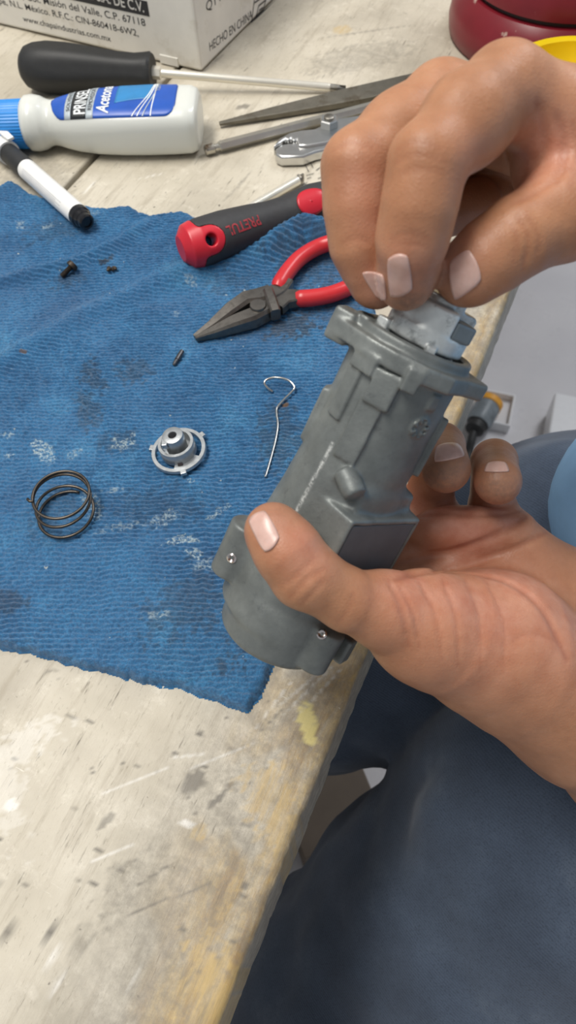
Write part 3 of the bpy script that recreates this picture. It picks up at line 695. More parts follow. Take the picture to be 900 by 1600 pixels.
lo_, hi_ = bb(pa, pb, r=.02); hi_ = np.maximum(hi_, pa+pax*.11+.02)
pt = thing('nut_driver', pa, 'charcoal driver handle with red butt, lanyard hole and red lettering', 'screwdriver')
fd = Field(lo_, hi_, .0006); fd.add(s_handle, lo_, hi_, .0001)
fall = Field(lo_, hi_, .0006); fall.d = fd.d.copy()
def surf(px, py, fld):                       # visible surface point and its normal
    p, ok = fld.hit(CAM, ray(px, py)[None], 0.9, 900); return p[0], fld.grad(p)[0]
hp_, hn_ = surf(331, 374, fall)
g_ = Field(lo_, hi_, .0006); sl, pp_ = g_.win(lo_, hi_); reg = s_region(pp_); ho = s_hole(pp_)
g_.d[sl] = -smin(-np.maximum(fd.d[sl], -reg), ho, .001); V, F = g_.polygonize(); mesh('grip', V, F, dgrey, pt)
g_.d[sl] = -smin(-smin(np.maximum(fd.d[sl]-.0003, reg), np.full_like(reg, 9.), .001), ho, .0014); V, F = g_.polygonize(); mesh('butt', V, F, red, pt, label='red plastic butt with round lanyard hole')
def drape(pts, nr_, off=.0002):              # bring points onto the handle along nr_
    p, ok = fall.hit(np.asarray(pts)+nr_*.004, np.broadcast_to(-nr_, (len(pts), 3)), .012, 120); return p+nr_*off
c_, cn_ = surf(486, 314, fall); ex_ = pax-cn_*(pax@cn_); ex_ /= np.linalg.norm(ex_); ey_ = np.cross(cn_, ex_); V = []; F = []
for i in range(7):
    for k in range(28):
        an = 2*math.pi*k/28; rr = i/6; V.append(c_+ex_*(rr*.0098*math.cos(an)*(1+.12*math.cos(an)))+ey_*(rr*.0078*math.sin(an)))
V = drape(V, cn_, .0004); F = [(i*28+k, i*28+(k+1) % 28, (i+1)*28+(k+1) % 28, (i+1)*28+k) for i in range(6) for k in range(28)]
solid(fix(mesh('thumb_inset', V, F, red, pt)), .0004, 0)
tv, tf = text_flat('PRETUL', 1.0, 0, .02); W = tv[:, 0].max()
p0_, n0_ = surf(407, 343, fall); p1_, n1_ = surf(355, 362, fall); tx_ = p1_-p0_; nm_ = n0_+n1_; nm_ /= np.linalg.norm(nm_); ty_ = np.cross(nm_, tx_/np.linalg.norm(tx_))
V = [p0_+tx_*x/W+ty_*(y-.35)*.0080 for x, y in tv]
redp = simple('red_print', lin(150, 44, 52), 0.5)
fix(mesh('raised_lettering', drape(V, nm_, .00025), tf, redp, pt, False))
part('ferrule', lathe([(.106, .0065), (.112, .006), (.113, .004)], pa, pax, 20), chrome, pt); part('shaft', tube([pa+pax*.108, pa+pax*.165-pn*.001], .0035, 14), chrome, pt)

# needle-nose pliers
pin_z = .0075
np_ = thing('needle_nose_pliers', on_towel(405, 480), 'needle-nose pliers with red handles and blackened jaws on the towel', 'pliers')
dk = simple('blackened_steel', lin(116, 112, 107), 0.34, 0.9, var=0.25, scale=120, bump=0.15, bscale=500, dirt=lin(40, 36, 33), dscale=120)
redg = simple('red_dipped_vinyl', lin(196, 44, 50), 0.32, var=0.08, scale=60)
def jw(pts, hh_): return [on_towel(x, y, z) for x, y, z in pts]
TZ = .004
def PT(x, y, z=.006): return on_towel(x, y, z)
J1 = [PT(304, 527, .002), PT(330, 511, .0032), PT(362, 486, .0045), PT(385, 471, .0052), PT(405, 468, .0054), PT(424, 461, .0054)]
J2 = [PT(306, 529, .002), PT(335, 519, .0032), PT(368, 506, .0045), PT(395, 497, .005), PT(412, 488, .0050), PT(430, 478, .005)]
part('upper_jaw', flatbar(J1, [.0012, .0028, .0045, .0050, .0056, .0054], [.0016, .003, .0042, .0048, .005, .0046], ch=.35), dk, np_, ang=28)
part('lower_jaw', flatbar(J2, [.0012, .0028, .0044, .0050, .0050, .0048], [.0016, .003, .0042, .0046, .0046, .0042], ch=.35), dk, np_, ang=28)
pv = PT(403, 477, .0102); part('pivot', lathe([(-.006, .0046), (0, .0046), (.0007, .0042), (.0009, .002)], pv, Zv, 28), dk, np_, ang=30)
part('joint_ridge', flatbar([PT(419, 458, .0075), PT(426, 478, .0075), PT(431, 492, .007)], [.0028, .003, .0028], [.0042, .0045, .004], ch=.35), dk, np_, ang=28)
part('tang', flatbar(smooth_path([PT(424, 462, .006), PT(436, 455, .006), PT(446, 440, .006)], 4), [.0050]*9, [.0032]*9), dk, np_, ang=28)
part('tang', flatbar(smooth_path([PT(430, 478, .0055), PT(446, 468, .0055), PT(468, 466, .0055)], 4), [.0062, .0062, .0060, .0058, .0055, .0052, .005, .0046, .0044], [.0030]*9), dk, np_, ang=28)
H1 = smooth_path([PT(433, 452, .0065), PT(447, 428, .0065), PT(468, 404, .0065), PT(497, 386, .0065), PT(530, 376, .0065), PT(570, 372, .0065), PT(610, 374, .0065)], 6)
H2 = smooth_path([PT(462, 467, .006), PT(490, 465, .006), PT(520, 459, .006), PT(552, 446, .006), PT(585, 430, .006), PT(625, 414, .006)], 6)
def taper(n, a, b): return [a*min(1, .75+i*.12) if i < 3 else a+(b-a)*i/n for i in range(n-1)]+[b*.6]
part('red_grip', tube(H1, taper(len(H1), .0048, .0044), 16, sx=1.0, sy=1.0), redg, np_, ang=60); part('red_grip', tube(H2, taper(len(H2), .0048, .0044), 16), redg, np_, ang=60)

# slip-joint pliers, bright chrome
sp = thing('slip_joint_pliers', G(513, 200), 'chromed slip-joint pliers with a bolted pivot lying on the bare bench', 'pliers')
def plate(px_, z0, z1, mat, par, name, bv=.0012):
    pts = [G(x, y, z1) for x, y in px_]; poly = [(p[0], p[1]) for p in pts]
    return part(name, prism(poly, z0, z1), mat, par, bev=bv, ang=30)
satin = simple('satin_chrome', lin(206, 206, 204), 0.28, 1.0, var=0.05, scale=120, bump=0.05)
plate([(427, 228), (436, 216), (452, 207), (470, 203), (492, 201), (520, 186), (560, 180), (640, 172), (700, 166), (700, 178), (640, 188), (575, 200), (540, 214), (505, 223), (480, 227), (466, 227), (464, 217), (458, 220), (455, 215), (450, 219), (446, 216), (440, 222)], .0015, .0095, satin, sp, 'upper_jaw_half')
plate([(429, 233), (440, 225), (456, 223), (480, 222), (505, 216), (540, 206), (580, 196), (650, 196), (720, 200), (720, 222), (650, 220), (590, 222), (545, 230), (510, 233), (492, 237), (474, 244), (440, 245), (431, 241)], .0006, .0078, satin, sp, 'lower_jaw_half')
nc_ = G(514, 196, .0095)
part('pivot_nut', lathe([(-.0005, .0066), (.0045, .0066), (.0052, .0058)], nc_, Zv, 6), satin, sp, ang=25); part('pivot_bolt', lathe([(.003, .0036), (.0064, .0034), (.0068, .0026)], nc_, Zv, 20), steel, sp)

# flat file, hexagon bar, slim steel rod
fl = simple('file_steel', lin(122, 118, 108), 0.5, 0.9, var=0.18, scale=70, bump=0.6, bscale=1500, dirt=lin(84, 70, 50), dscale=60)
f0, f1 = G(343, 193.5, .003), G(760, 108, .004)
o = part('flat_file', flatbar([f0, f0+(f1-f0)*.2, f0+(f1-f0)*.45, f0+(f1-f0)*.7, f1], [.0014, .0048, .0082, .0098, .0102], [.0011, .002, .0026, .0028, .0028], ch=.3), fl, None, ang=25)
tag(o, 'dull grey flat metal file tapering to a point', 'file')
r0, r1 = G(320, 235, .0042), G(660, 147, .0042)
hb_ = thing('hexagon_bar', r0, 'shiny hexagonal steel bar with a grooved end and brown stain', 'bar'); rd = (r1-r0)/np.linalg.norm(r1-r0)
hexm = simple('hex_steel', lin(196, 192, 182), 0.28, 0.85, var=0.1, scale=50, dirt=lin(96, 72, 44), dscale=45, dlo=.6, dhi=.7)
part('bar', lathe([(.0105, .0030), (.0115, .0036), (np.linalg.norm(r1-r0), .0036)], r0, rd, 6), hexm, hb_, ang=20)
part('grooved_end', lathe([(0, .0028), (.0006, .0035), (.0065, .0035), (.0072, .0026), (.0098, .0026), (.0106, .0033)], r0, rd, 18), hexm, hb_, ang=30)
k0, k1 = G(471, 279, .0045), G(385, 328, .0035); kd = (k1-k0)/np.linalg.norm(k1-k0)
rr_ = thing('thin_rod', k0, 'slim bright rod with a dark notched tip behind the charcoal handle', 'rod')
part('rod', tube([k0+kd*.003, k1], .0030, 14), chrome, rr_); part('notched_tip', join(lathe([(0, .0026), (.0012, .0034), (.0024, .0030), (.0032, .002), (.0045, .002)], k0, kd, 14), box(k0-kd*.0008, .0010, .0006, .0028, kd, np.cross(Zv, kd))), steel, rr_, smooth=False)

strokes('pencil_marks', [[(477, 258), (482, 268)], [(485, 254), (489, 262)], [(479, 274), (490, 271)], [(480, 279), (486, 277)], [(494, 266), (500, 262)], [(497, 279), (505, 276)], [(503, 262), (508, 258)], [(489, 244), (486, 250), (491, 252), (494, 247), (489, 244)], [(472, 290), (476, 286)]], .0005, np.array([0, 0, .0005]), np.array([1., 0, 0]), np.array([0, 1., 0]), Zv, ink, wb)
# bench vise
vc = G(861, 51)
vm = simple('chipped_red_paint', lin(118, 26, 38), 0.34, var=0.12, scale=30, bump=0.15, bscale=60, dirt=lin(176, 150, 140), dscale=42, dlo=.68, dhi=.72)
vm2 = simple('dark_gap', lin(52, 44, 46), 0.6)
vs = thing('bench_vise', vc, 'dark red painted bench vise on a round base at the far right', 'vise')
part('base', lathe([(0, .0775), (.003, .080), (.012, .0812), (.022, .0798), (.030, .0755), (.0345, .0715), (.0352, .066)], vc, Zv, 72), vm, vs, ang=40)
part('swivel_gap', lathe([(.034, .0675), (.040, .0675)], vc, Zv, 64), vm2, vs)
part('swivel', lathe([(.0375, .066), (.0385, .0706), (.053, .0700), (.0555, .068), (.0562, .064), (.0562, .050), (.062, .044), (.085, .040)], vc, Zv, 72), vm, vs, ang=40)
for k_ in range(3):
    an = -2.2+k_*2.1; part('base_bolt', lathe([(.0562, .006), (.0605, .006), (.0612, .0052)], vc+np.array([.057*math.cos(an), .057*math.sin(an), 0]), Zv, 6), steel, vs, ang=25)
part('body', join(box(vc+Zv*.115, .045, .06, .032), box(vc+Zv*.155+np.array([0, .03, 0]), .05, .012, .02)), vm, vs, smooth=False, bev=.006)
part('moving_jaw', box(vc+Zv*.14+np.array([0, -.045, 0]), .05, .014, .034), vm, vs, smooth=False, bev=.005)
part('jaw_face', join(box(vc+Zv*.166+np.array([0, .0165, 0]), .048, .002, .008), box(vc+Zv*.164+np.array([0, -.0295, 0]), .048, .002, .008)), steel, vs, smooth=False)
part('spindle', tube([vc+Zv*.115+np.array([0, -.06, 0]), vc+Zv*.115+np.array([0, -.10, 0])], .009, 18), steel, vs); part('handle_bar', tube([vc+np.array([-.04, -.094, .13]), vc+np.array([.05, -.094, .095])], .005, 14), steel, vs)

# yellow lid
yel = simple('yellow_plastic', lin(238, 206, 26), 0.38, var=0.06, scale=20, dirt=lin(168, 140, 40), dscale=40, dlo=.66, dhi=.74)
yc = G(915, 119, .040); yc[2] = 0
yl = part('yellow_tub', lathe([(0, .038), (0, .0455), (.001, .0465), (.034, .0492), (.035, .0512), (.039, .0514), (.0402, .0505), (.0402, .0462), (.0395, .0452), (.03, .0448), (.0285, .0436), (.004, .042), (.003, .0405), (.003, .0)], yc, Zv, 80), yel, None, ang=40)
tag(yl, 'round yellow plastic tub with a thick rim in front of the vise', 'tub')

# small parts on the towel
rust = simple('oily_brown_steel', lin(66, 58, 50), 0.45, 0.7, var=0.3, scale=400, bump=0.3, bscale=900)
s0 = on_towel(113, 415, .0025); s1 = on_towel(92, 436, .0012); sdx = (s1-s0)/np.linalg.norm(s1-s0)
bt = thing('machine_screw', s0, 'small dark oily screw lying on the towel below the marker pen', 'screw')
part('head', lathe([(-.0016, .0016), (-.0014, .0030), (0, .0034), (.0012, .0033), (.0014, .0015)], s0, sdx, 20), rust, bt, ang=30)
pts = [(.0012+i*.00028, .0014+(.00022 if i % 2 else 0)) for i in range(28)]; part('threaded_shank', lathe(pts+[(.0092, .0008)], s0, sdx, 14), rust, bt, ang=70)
c_ = on_towel(175, 421, .001); rng = random.Random(3); lum = [lathe([(-.0012, .0004), (-.0004, .0011), (.0006, .0009), (.0013, .0003)], c_+np.array([rng.uniform(-.0022, .0022), rng.uniform(-.0012, .0012), rng.uniform(0, .0008)]), (rng.uniform(-1, 1), rng.uniform(-1, 1), .3), 7) for _ in range(7)]
tag(part('metal_crumb', join(*lum), rust, None, smooth=False), 'dark crumb of burnt metal on the towel right of the screw', 'debris')
s0 = on_towel(285, 548, .0016); s1 = on_towel(271, 571, .0014); L = np.linalg.norm(s1-s0)
pinm = simple('grey_pin_steel', lin(96, 96, 98), 0.35, 0.9, var=0.15)
tag(part('small_pin', lathe([(0, .0007), (.0003, .0013), (L*.62, .0014), (L*.64, .0010), (L*.72, .0010), (L*.73, .0012), (L*.95, .0009), (L, .0004)], s0, s1-s0, 18), pinm, None, ang=30), 'tiny grey stepped steel pin on the towel under the jaw tips', 'pin')

zinc = simple('bright_zinc', lin(176, 180, 182), 0.34, 0.75, var=0.12, scale=300, bump=0.15, bscale=700)
rc = on_towel(281, 709); rc[2] += .0002; R_ = FOC
cam_r = np.linalg.norm(G(323, 709)-G(239, 709))/2
dr = thing('cam_ring', rc, 'silver ring-shaped cam with a hollow centre post standing on the towel', 'lock part')
def ring(c, r0_, r1_, h0_, h1_, n=72): return lathe([(h0_, r0_), (h0_, r1_), (h0_+.0002, r1_+.0002), (h1_-.0003, r1_+.0002), (h1_, r1_), (h1_, r0_), (h0_, r0_)], c, tl, n)
tl = np.array([-.10, .02, 1.0]); tl /= np.linalg.norm(tl)
def ringm(name, c, r0_, r1_, h0_, h1_, mat, par, n=72):
    V, F = ring(c, r0_, r1_, h0_, h1_, n); return part(name, (V, F[:-2]), mat, par, ang=40)
rc = rc+Zv*.0012; ringm('outer_ring', rc, cam_r*.86, cam_r*.985, 0, .0022, zinc, dr)
ea, eb, _ = frame_from(tl)
for px_ in ((235, 712), (325, 694), (288, 739)):
    d_ = G(*px_)-rc; d_[2] = 0; d_ = d_-tl*(d_@tl); d_ /= np.linalg.norm(d_)
    part('tab', box(rc+d_*(cam_r*1.03)+tl*.0011, .0012, .0015, .0011, d_, np.cross(tl, d_), tl), zinc, dr, smooth=False, bev=.0003)
cr = cam_r*.64
ringm('cup', rc, cr*.84, cr, .0006, .0078, zinc, dr); part('cup_floor', lathe([(.0006, cr*.9), (.0018, cr*.9)], rc, tl, 40), zinc, dr, ang=40)
def arc_plate(a0, a1, r0_, r1_, h0_, h1_):
    poly = [(r0_*math.cos(t), r0_*math.sin(t)) for t in np.linspace(a0, a1, 18)]+[(r1_*math.cos(t), r1_*math.sin(t)) for t in np.linspace(a1, a0, 18)]
    return prism(poly, h0_, h1_, (rc, np.array([1., 0, 0])-tl*tl[0], np.cross(tl, np.array([1., 0, 0])), tl))
part('web_plate', arc_plate(-1.75, -.45, cr*.95, cam_r*.9, .0002, .0014), zinc, dr, ang=30); part('web_plate', arc_plate(1.5, 2.3, cr*.95, cam_r*.9, .0002, .0014), zinc, dr, ang=30)
part('slot', box(rc+np.array([.001, -cr*1.01, .0018]), .0012, .0008, .0008), vm2, dr, smooth=False)
pr_ = cr*.60; V, F = lathe([(.001, pr_*.98), (.0125, pr_), (.0135, pr_*.95), (.0137, pr_*.84), (.0137, pr_*.42), (.0134, pr_*.38), (.007, pr_*.38)], rc, tl, 40)
part('centre_post', (V, F), zinc, dr, ang=30); part('bore', lathe([(.0072, pr_*.37), (.0074, pr_*.37)], rc, tl, 20), vm2, dr)
part('post_key', box(rc+tl*.0118+ea*pr_*.55+eb*-pr_*.75, pr_*.5, .0014, .0016, ea, eb, tl), zinc, dr, smooth=False, bev=.0004)

spm = simple('spring_steel', lin(84, 78, 72), 0.36, 0.9, var=0.2, scale=300)
sb = on_towel(105, 806); st_ = P(0, 0, 0)*0+sb; lean = G(97, 776, .0155)-sb; sr = np.linalg.norm(G(143, 776, .016)-G(52, 776, .016))/2-.0006
pts = []
T_ = 3.35; N_ = 170
for i in range(N_+1):
    t = T_*i/N_; an = 2*math.pi*t+1.2; e_ = 0.02+0.98*sstep(.25, T_-.75, t) if t < T_-.6 else 1.0
    pts.append(sb+lean*e_+np.array([sr*math.cos(an), sr*math.sin(an), .0008+.0012*(t/T_)]))
e0 = pts[-1]; pts += [e0+np.array([-.0014, .0004, .0002]), e0+np.array([-.0026, .0018, .0])]
tag(mesh('coil_spring', *tube(np.array(pts), .00072, 10), spm), 'dark steel coil spring standing on the towel at the left', 'spring')
HW = [(426, 612), (419, 607), (413.5, 600), (415.5, 594), (427, 590), (441, 591), (453, 596), (460, 605), (456, 612), (444, 624), (433, 637), (432, 646), (434, 665), (430, 690), (423, 717), (416, 741), (414, 745)]
lf = [.0005, .002, .0035, .0045, .005, .005, .004, .003, .0022, .0016, .001, .001, .001, .001, .0008, .0006, .0006]
tag(mesh('wire_hook', *tube(smooth_path([on_towel(x, y, l_) for (x, y), l_ in zip(HW, lf)], 6), .00062, 10), simple('bright_wire', lin(196, 196, 192), 0.22, 1.0, var=0.05)), 'thin bright wire bent into a hook on the towel', 'wire')

# things on the floor, far below
cn = thing('cord_connector', G(748, 655, FLOORZ), 'grey round cord connector with an orange ring on the white floor', 'connector')
c0_ = G(741, 672, FLOORZ+.025); c1_ = G(766, 628, FLOORZ+.025); cx_ = (c1_-c0_)/np.linalg.norm(c1_-c0_); CLn = np.linalg.norm(c1_-c0_)
gm = simple('mottled_grey_plastic', lin(120, 128, 134), 0.4, var=0.3, scale=60); om = simple('orange_plastic', lin(226, 160, 50), 0.45)
part('shell', lathe([(CLn*.2, .019), (CLn*.3, .022), (CLn*.8, .022), (CLn*.82, .021)], c0_, cx_, 30), gm, cn, ang=30); part('orange_ring', lathe([(CLn*.82, .022), (CLn*.84, .023), (CLn*.99, .023), (CLn, .02)], c0_, cx_, 30), om, cn, ang=30)
part('cable_gland', lathe([(-.004, .009), (0, .016), (CLn*.18, .017), (CLn*.2, .019)], c0_, cx_, 24), blk, cn, ang=30)
part('cord', tube(smooth_path([c0_, G(736, 690, FLOORZ+.02), G(731, 715, FLOORZ+.008), G(722, 770, FLOORZ+.008), G(700, 860, FLOORZ+.008), G(560, 930, FLOORZ+.008)], 8), .0072, 12), blk, cn)
wp = simple('white_sheet', lin(226, 226, 228), 0.3, var=0.02)
tq = [G(x, y, FLOORZ+.02) for x, y in ((757, 603), (801, 612), (786, 667), (740, 658))]; tc = sum(tq)/4
ta = tq[1]-tq[0]; ta /= np.linalg.norm(ta); ta[2] = 0; tb = np.cross(Zv, ta)
tr = thing('shallow_tray', np.array([tc[0], tc[1], FLOORZ]), 'shallow white plastic tray on the floor by the connector', 'tray')
wd_ = .027
part('tray_floor', box(np.array([tc[0], tc[1], FLOORZ+.003]), .032, .034, .003, ta, tb), wp, tr, smooth=False)
for s_ in (-1, 1):
    part('tray_side', box(np.array([tc[0], tc[1], FLOORZ+.010])+ta*s_*.032, .002, .036, .010, ta, tb), wp, tr, smooth=False, bev=.001); part('tray_side', box(np.array([tc[0], tc[1], FLOORZ+.010])+tb*s_*.034, .032, .002, .010, ta, tb), wp, tr, smooth=False, bev=.001)
wc = G(915, 668, FLOORZ+.04); wb_ = part('white_carton', box(np.array([wc[0], wc[1], FLOORZ+.03]), .06, .045, .03, ta, tb), wp, None, smooth=False, bev=.003)
tag(wb_, 'small plain white carton on the floor behind the knee', 'box')
# ------------------------------------------------------------------ the cast lock housing held in the hands
HB = P(440, 950, .255); HT = P(655, 530, .215); ha = HT-HB; ha /= np.linalg.norm(ha)
hf = CAM-(HB+HT)/2; hf = hf-ha*(hf@ha); hf /= np.linalg.norm(hf); hr = np.cross(ha, hf)
if hr@RGT < 0: hr = -hr
HM = np.stack([hr, hf, ha])                  # rows: right, front, along the barrel
def hw_(p): return HB+np.asarray(p, float)@HM
def mm(*a): return np.array(a, float)/1000
def hloc(px, py, y):
    d = ray(px, py); t = (y/1000-(CAM-HB)@hf)/(d@hf); q_ = CAM+d*t-HB; return np.array([q_@hr, q_@hf, q_@ha])
hlo, hhi = mm(-34, -27, -16), mm(34, 29, 106)
hfd = Field(hlo, hhi, .00055)
def add(fn, lo, hi, k=.8): hfd.add(fn, mm(*lo), mm(*hi), k/1000)
def cyl(c, ax, r, h, rd=.4): return lambda p: s_cyl(p, mm(*c), ax, r/1000, h/1000, rd/1000)
def bxs(c, h, ang=0.0, rd=.5):               # box turned about the barrel axis
    R = np.array([[math.cos(ang), math.sin(ang), 0], [-math.sin(ang), math.cos(ang), 0], [0, 0, 1]]); return lambda p: s_box(p, mm(*c), mm(*h), R, rd/1000)
add(cyl((-.3, 0, 62), (0, 0, 1), 17.0, 38, .6), (-18, -18, 22), (18, 18, 101))
add(lambda p: s_cone(p, mm(-1, 0, 28), mm(-.5, 0, 62), .0198, .0168), (-22, -21, 0), (20, 21, 85), 2)
add(cyl((-1, -1, 13), (0, 0, 1), 21.0, 15, 2.0), (-23, -23, -4), (21, 21, 29), 3)
add(cyl((1, 1, 0), (0, 0, 1), 19.5, 10.5, 3.0), (-19, -19, -11), (21, 21, 11), 2)
add(cyl((-21.5, 6, 16), (0, 0, 1), 6.2, 10, 1.2), (-28, -1, 5), (-15, 13, 27), 2.5)
add(bxs((-14, 4, 18), (9, 7, 9), .2, 2), (-25, -6, 8), (-4, 12, 28), 2.5)
add(cyl((17, 12.5, 1), (0, 0, 1), 5.6, 8, 1.0), (11, 6, -8), (23, 19, 10), 2)
add(bxs((24, 4, 0), (3.5, 3, 5), .4, 1), (19, -1, -6), (29, 9, 6), 1.5)
# connector block with a recessed dark plate facing right
BA = math.atan2(-.82, .57); bu = np.array([.57, -.82, 0]); bn = np.array([.82, .57, 0])
bc = bu*1.0+bn*12.0+np.array([0, 0, 39.0])
add(bxs(bc, (17.5, 8.0, 11.5), BA, .9), (-14, -26, 26), (34, 30, 52), 1.2)
pc = bu*1.0+bn*20.0+np.array([0, 0, 38.6])
hfd.cut(bxs(pc, (16.0, .9, 10.2), BA, .2), mm(-14, -26, 26), mm(34, 30, 52), .0003)
add(bxs(bu*2+bn*9+np.array([0, 0, 53]), (14, 7, 4), BA, 2.0), (-14, -26, 46), (30, 26, 60), 4)
# round stub
sa = np.array([.74, .52, -.42]); sa /= np.linalg.norm(sa); s_c = hloc(556, 775, 21)*1000
add(cyl(s_c-sa*4.2, sa, 3.4, 4.2, .4), s_c-12, s_c+8, 1.2)
add(lambda p: s_cone(p, mm(*(s_c-sa*10-[0, 2, 0])), mm(*(s_c-sa*3)), .0020, .0034), s_c-16, s_c+6, 1.5)
# raised plates and ribs on the barrel
def onb(x, z, hx, hz, rise, hd=3.0, rd=.3):
    an = math.atan2(x, math.sqrt(max(1, 17*17-x*x))); return bxs((math.sin(an)*(17-hd+rise)-.3, math.cos(an)*(17-hd+rise), z), (hx, hd, hz), -an, rd)
def addb(x, z, hx, hz, rise, k=.5, rd=.35): add(onb(x, z, hx, hz, rise, rd=rd), (x-hx-6, 0, z-hz-2), (x+hx+6, 24, z+hz+2), k)
addb(-3.2, 72.5, 3.6, 9.4, 1.0); addb(-2.2, 86.6, 4.0, 5.2, 1.9); addb(3.2, 92.5, 2.2, 3.4, 3.6); addb(-11.5, 80.5, 3.0, 8.5, 1.3, rd=1.0); addb(-9.5, 91, 4.5, 3, 2.4)
addb(12.0, 88.6, 1.8, 2.4, .7); add(bxs((17.5, 1, 74), (1.4, 1.0, 10), 0, .3), (14, -2, 62), (21, 4, 86), .5)
add(bxs((-17.5, 2, 68), (1.6, 3, 9), 0, .8), (-22, -3, 57), (-13, 7, 79), 1.5)
ec = hloc(655, 672, 14); en = np.array([ec[0]+.0003, math.sqrt(.0169**2-ec[0]**2), 0]); en /= np.linalg.norm(en); ec = mm(-.3, 0, 0)+en*.0171+np.array([0, 0, ec[2]])
eu = np.cross(np.array([0, 0, 1.]), en)
def emblem(p):
    q_ = p-ec; r = np.sqrt((q_@eu)**2+q_[..., 2]**2); h = np.abs(q_@en)-.0006; an = np.arctan2(q_[..., 2], q_@eu)
    rg = np.minimum(np.abs(r-.0031)-.00028, np.maximum(np.abs(r-.0021)-.00045, .0004*np.cos(an*7+.7))); return np.maximum(rg, h)
hfd.add(emblem, ec-.0045, ec+.0045, .0002)
add(lambda p: s_cone(p, mm(-9.4, 14.0, 42), mm(-8.6, 14.3, 66), .0006, .0005), (-12, 11, 40), (-6, 17, 68), .5)   # parting ridge
# flange with two ears and the open mouth
fl_ = [(-24.5, 1), (-24.0, 7.0), (-19.5, 10.5), (-13, 15.5), (-4, 19.4), (6, 19.6), (14, 15.5), (18.5, 7.5), (24.2, 1.5), (24.4, .2), (19, -6), (15, -13), (6, -18.5), (-4, -19), (-13, -15), (-21, -7)]
add(lambda p: s_poly(p[..., 0], p[..., 1], p[..., 2], np.array(fl_)/1000, .0925, .0978, .0009), (-29, -21, 90), (26, 21, 99), 1.0)
add(bxs((-21.2, 4, 95.6), (3.6, 4.0, 5.0), .2, 1.2), (-29, -3, 88), (-14, 11, 103), 1.5)
add(cyl((-15.5, 4.5, 98.5), (0, 0, 1), 4.0, 3.0, .8), (-21, 0, 94), (-11, 9, 103), 1.0)
add(cyl((-.3, 0, 98.2), (0, 0, 1), 17.6, 2.6, .8), (-19, -19, 94), (19, 19, 102), .8)
hfd.cut(cyl((.3, 0, 98), (0, 0, 1), 14.3, 14, .3), mm(-18, -18, 82), mm(18, 18, 112), .0008)
hfd.cut(cyl((-15.5, 4.5, 102), (0, 0, 1), 2.4, 5, .2), mm(-19, 1, 96), mm(-12, 8, 108), .0006)
hfd.mod(lambda p: (fbm(p[..., 0]*160, p[..., 1]*160, p[..., 2]*160, seed=5, oct=2)-.5)*.00035, hlo, hhi)
V, F = hfd.polygonize()
q = MatB('cast_zinc'); v = q.coords()
c = q.ramp(q.noise(v, 45, 6, .65), [(.3, lin(92, 97, 97)), (.55, lin(116, 121, 120)), (.75, lin(138, 143, 141))])
c = q.mix(q.ramp(q.noise(v, 240, 5, .7), [(.58, (0,)*3), (.72, (.5,)*3)]), c, lin(80, 84, 86))
_, sh = q.attr('wear'); c = q.mix(q.math('MULTIPLY', sh[0], q.ramp(q.noise(v, 900, 3, .7), [(.4, (.1,)*3), (.55, (.9,)*3)])), c, lin(205, 208, 206))
q.set(Base_Color=c, Metallic=.35, Roughness=q.ramp(q.noise(v, 130, 4), [(.3, (.38,)*3), (.7, (.55,)*3)])); q.bump(q.noise(v, 900, 4, .7), .25, .0004)
lh = thing('lock_housing', HB, 'grey cast metal ignition lock housing held between both hands', 'lock housing')
ho_ = mesh('casting', HB+V@HM, F, q.m, lh)
wr = np.exp(-(np.maximum(0, np.abs(V[:, 0]+.0094-(V[:, 2]-.042)*.033)-.0001)/.0004)**2)*(V[:, 1] > .012)*(V[:, 2] > .042)*(V[:, 2] < .066)
edge_ = np.exp(-(np.abs(np.linalg.norm((V-(mm(*bc)))[:, :2], axis=1)-.0165)/.0006)**2)*0
attr(ho_, 'wear', np.stack([wr, edge_, edge_], 1))
pm = simple('dark_plate', lin(92, 97, 101), .6, .1, var=.12, scale=90, bump=.15, bscale=200)
o = part('cover_plate', box(hw_(mm(*(bu*1.0+bn*19.35+np.array([0, 0, 38.6])))), .0158, .0004, .0100, bu@HM, bn@HM, ha), pm, lh, smooth=False, bev=.0003, label='dark flat cover plate')
tear = simple('shiny_rivet', lin(206, 200, 198), .2, 1.0, var=.1, dirt=lin(150, 70, 70), dscale=400, dlo=.55, dhi=.6)
for p_ in ((362, 872), (503, 991)):
    sp_, sn_ = None, None
    d = ray(*p_)@HM.T; o_ = (CAM-HB)@HM.T; p3_, ok = hfd.hit(o_, d[None], .6, 900)
    if ok[0]:
        g3 = hfd.grad(p3_)[0]; part('rivet', lathe([(-.0006, .0017), (.0002, .0017), (.0005, .0012), (.0002, .0008), (-.0002, .0004)], HB+p3_[0]@HM, g3@HM, 20), tear, lh, ang=30)
# the cylinder core that the right hand lowers into the mouth
brz = simple('bright_cast_zinc', lin(206, 211, 211), .36, .4, var=.16, scale=140, bump=.2, bscale=500, dirt=lin(126, 132, 134), dscale=160, dlo=.55, dhi=.7)
core = thing('lock_cylinder', hw_(mm(1, 0, 86)), 'bright silver lock cylinder held by the fingertips in the housing mouth', 'lock cylinder')
cf = Field(mm(-16, -16, 78), mm(18, 18, 118), .0005)
ca = lambda fn, lo, hi, k=.4: cf.add(fn, mm(*lo), mm(*hi), k/1000)
ca(cyl((1, 0, 92), (0, 0, 1), 10.5, 8, .4), (-12, -12, 80), (14, 14, 102)); ca(cyl((1, 0, 103.2), (0, 0, 1), 12.1, 2.6, .5), (-14, -14, 98), (16, 16, 108)); ca(cyl((1, 0, 108.5), (0, 0, 1), 11.8, 4.2, 1.4), (-14, -14, 103), (16, 16, 114))
ca(cyl((1, 0, 112), (0, 0, 1), 7, 3, .6), (-14, -14, 103), (16, 16, 117))
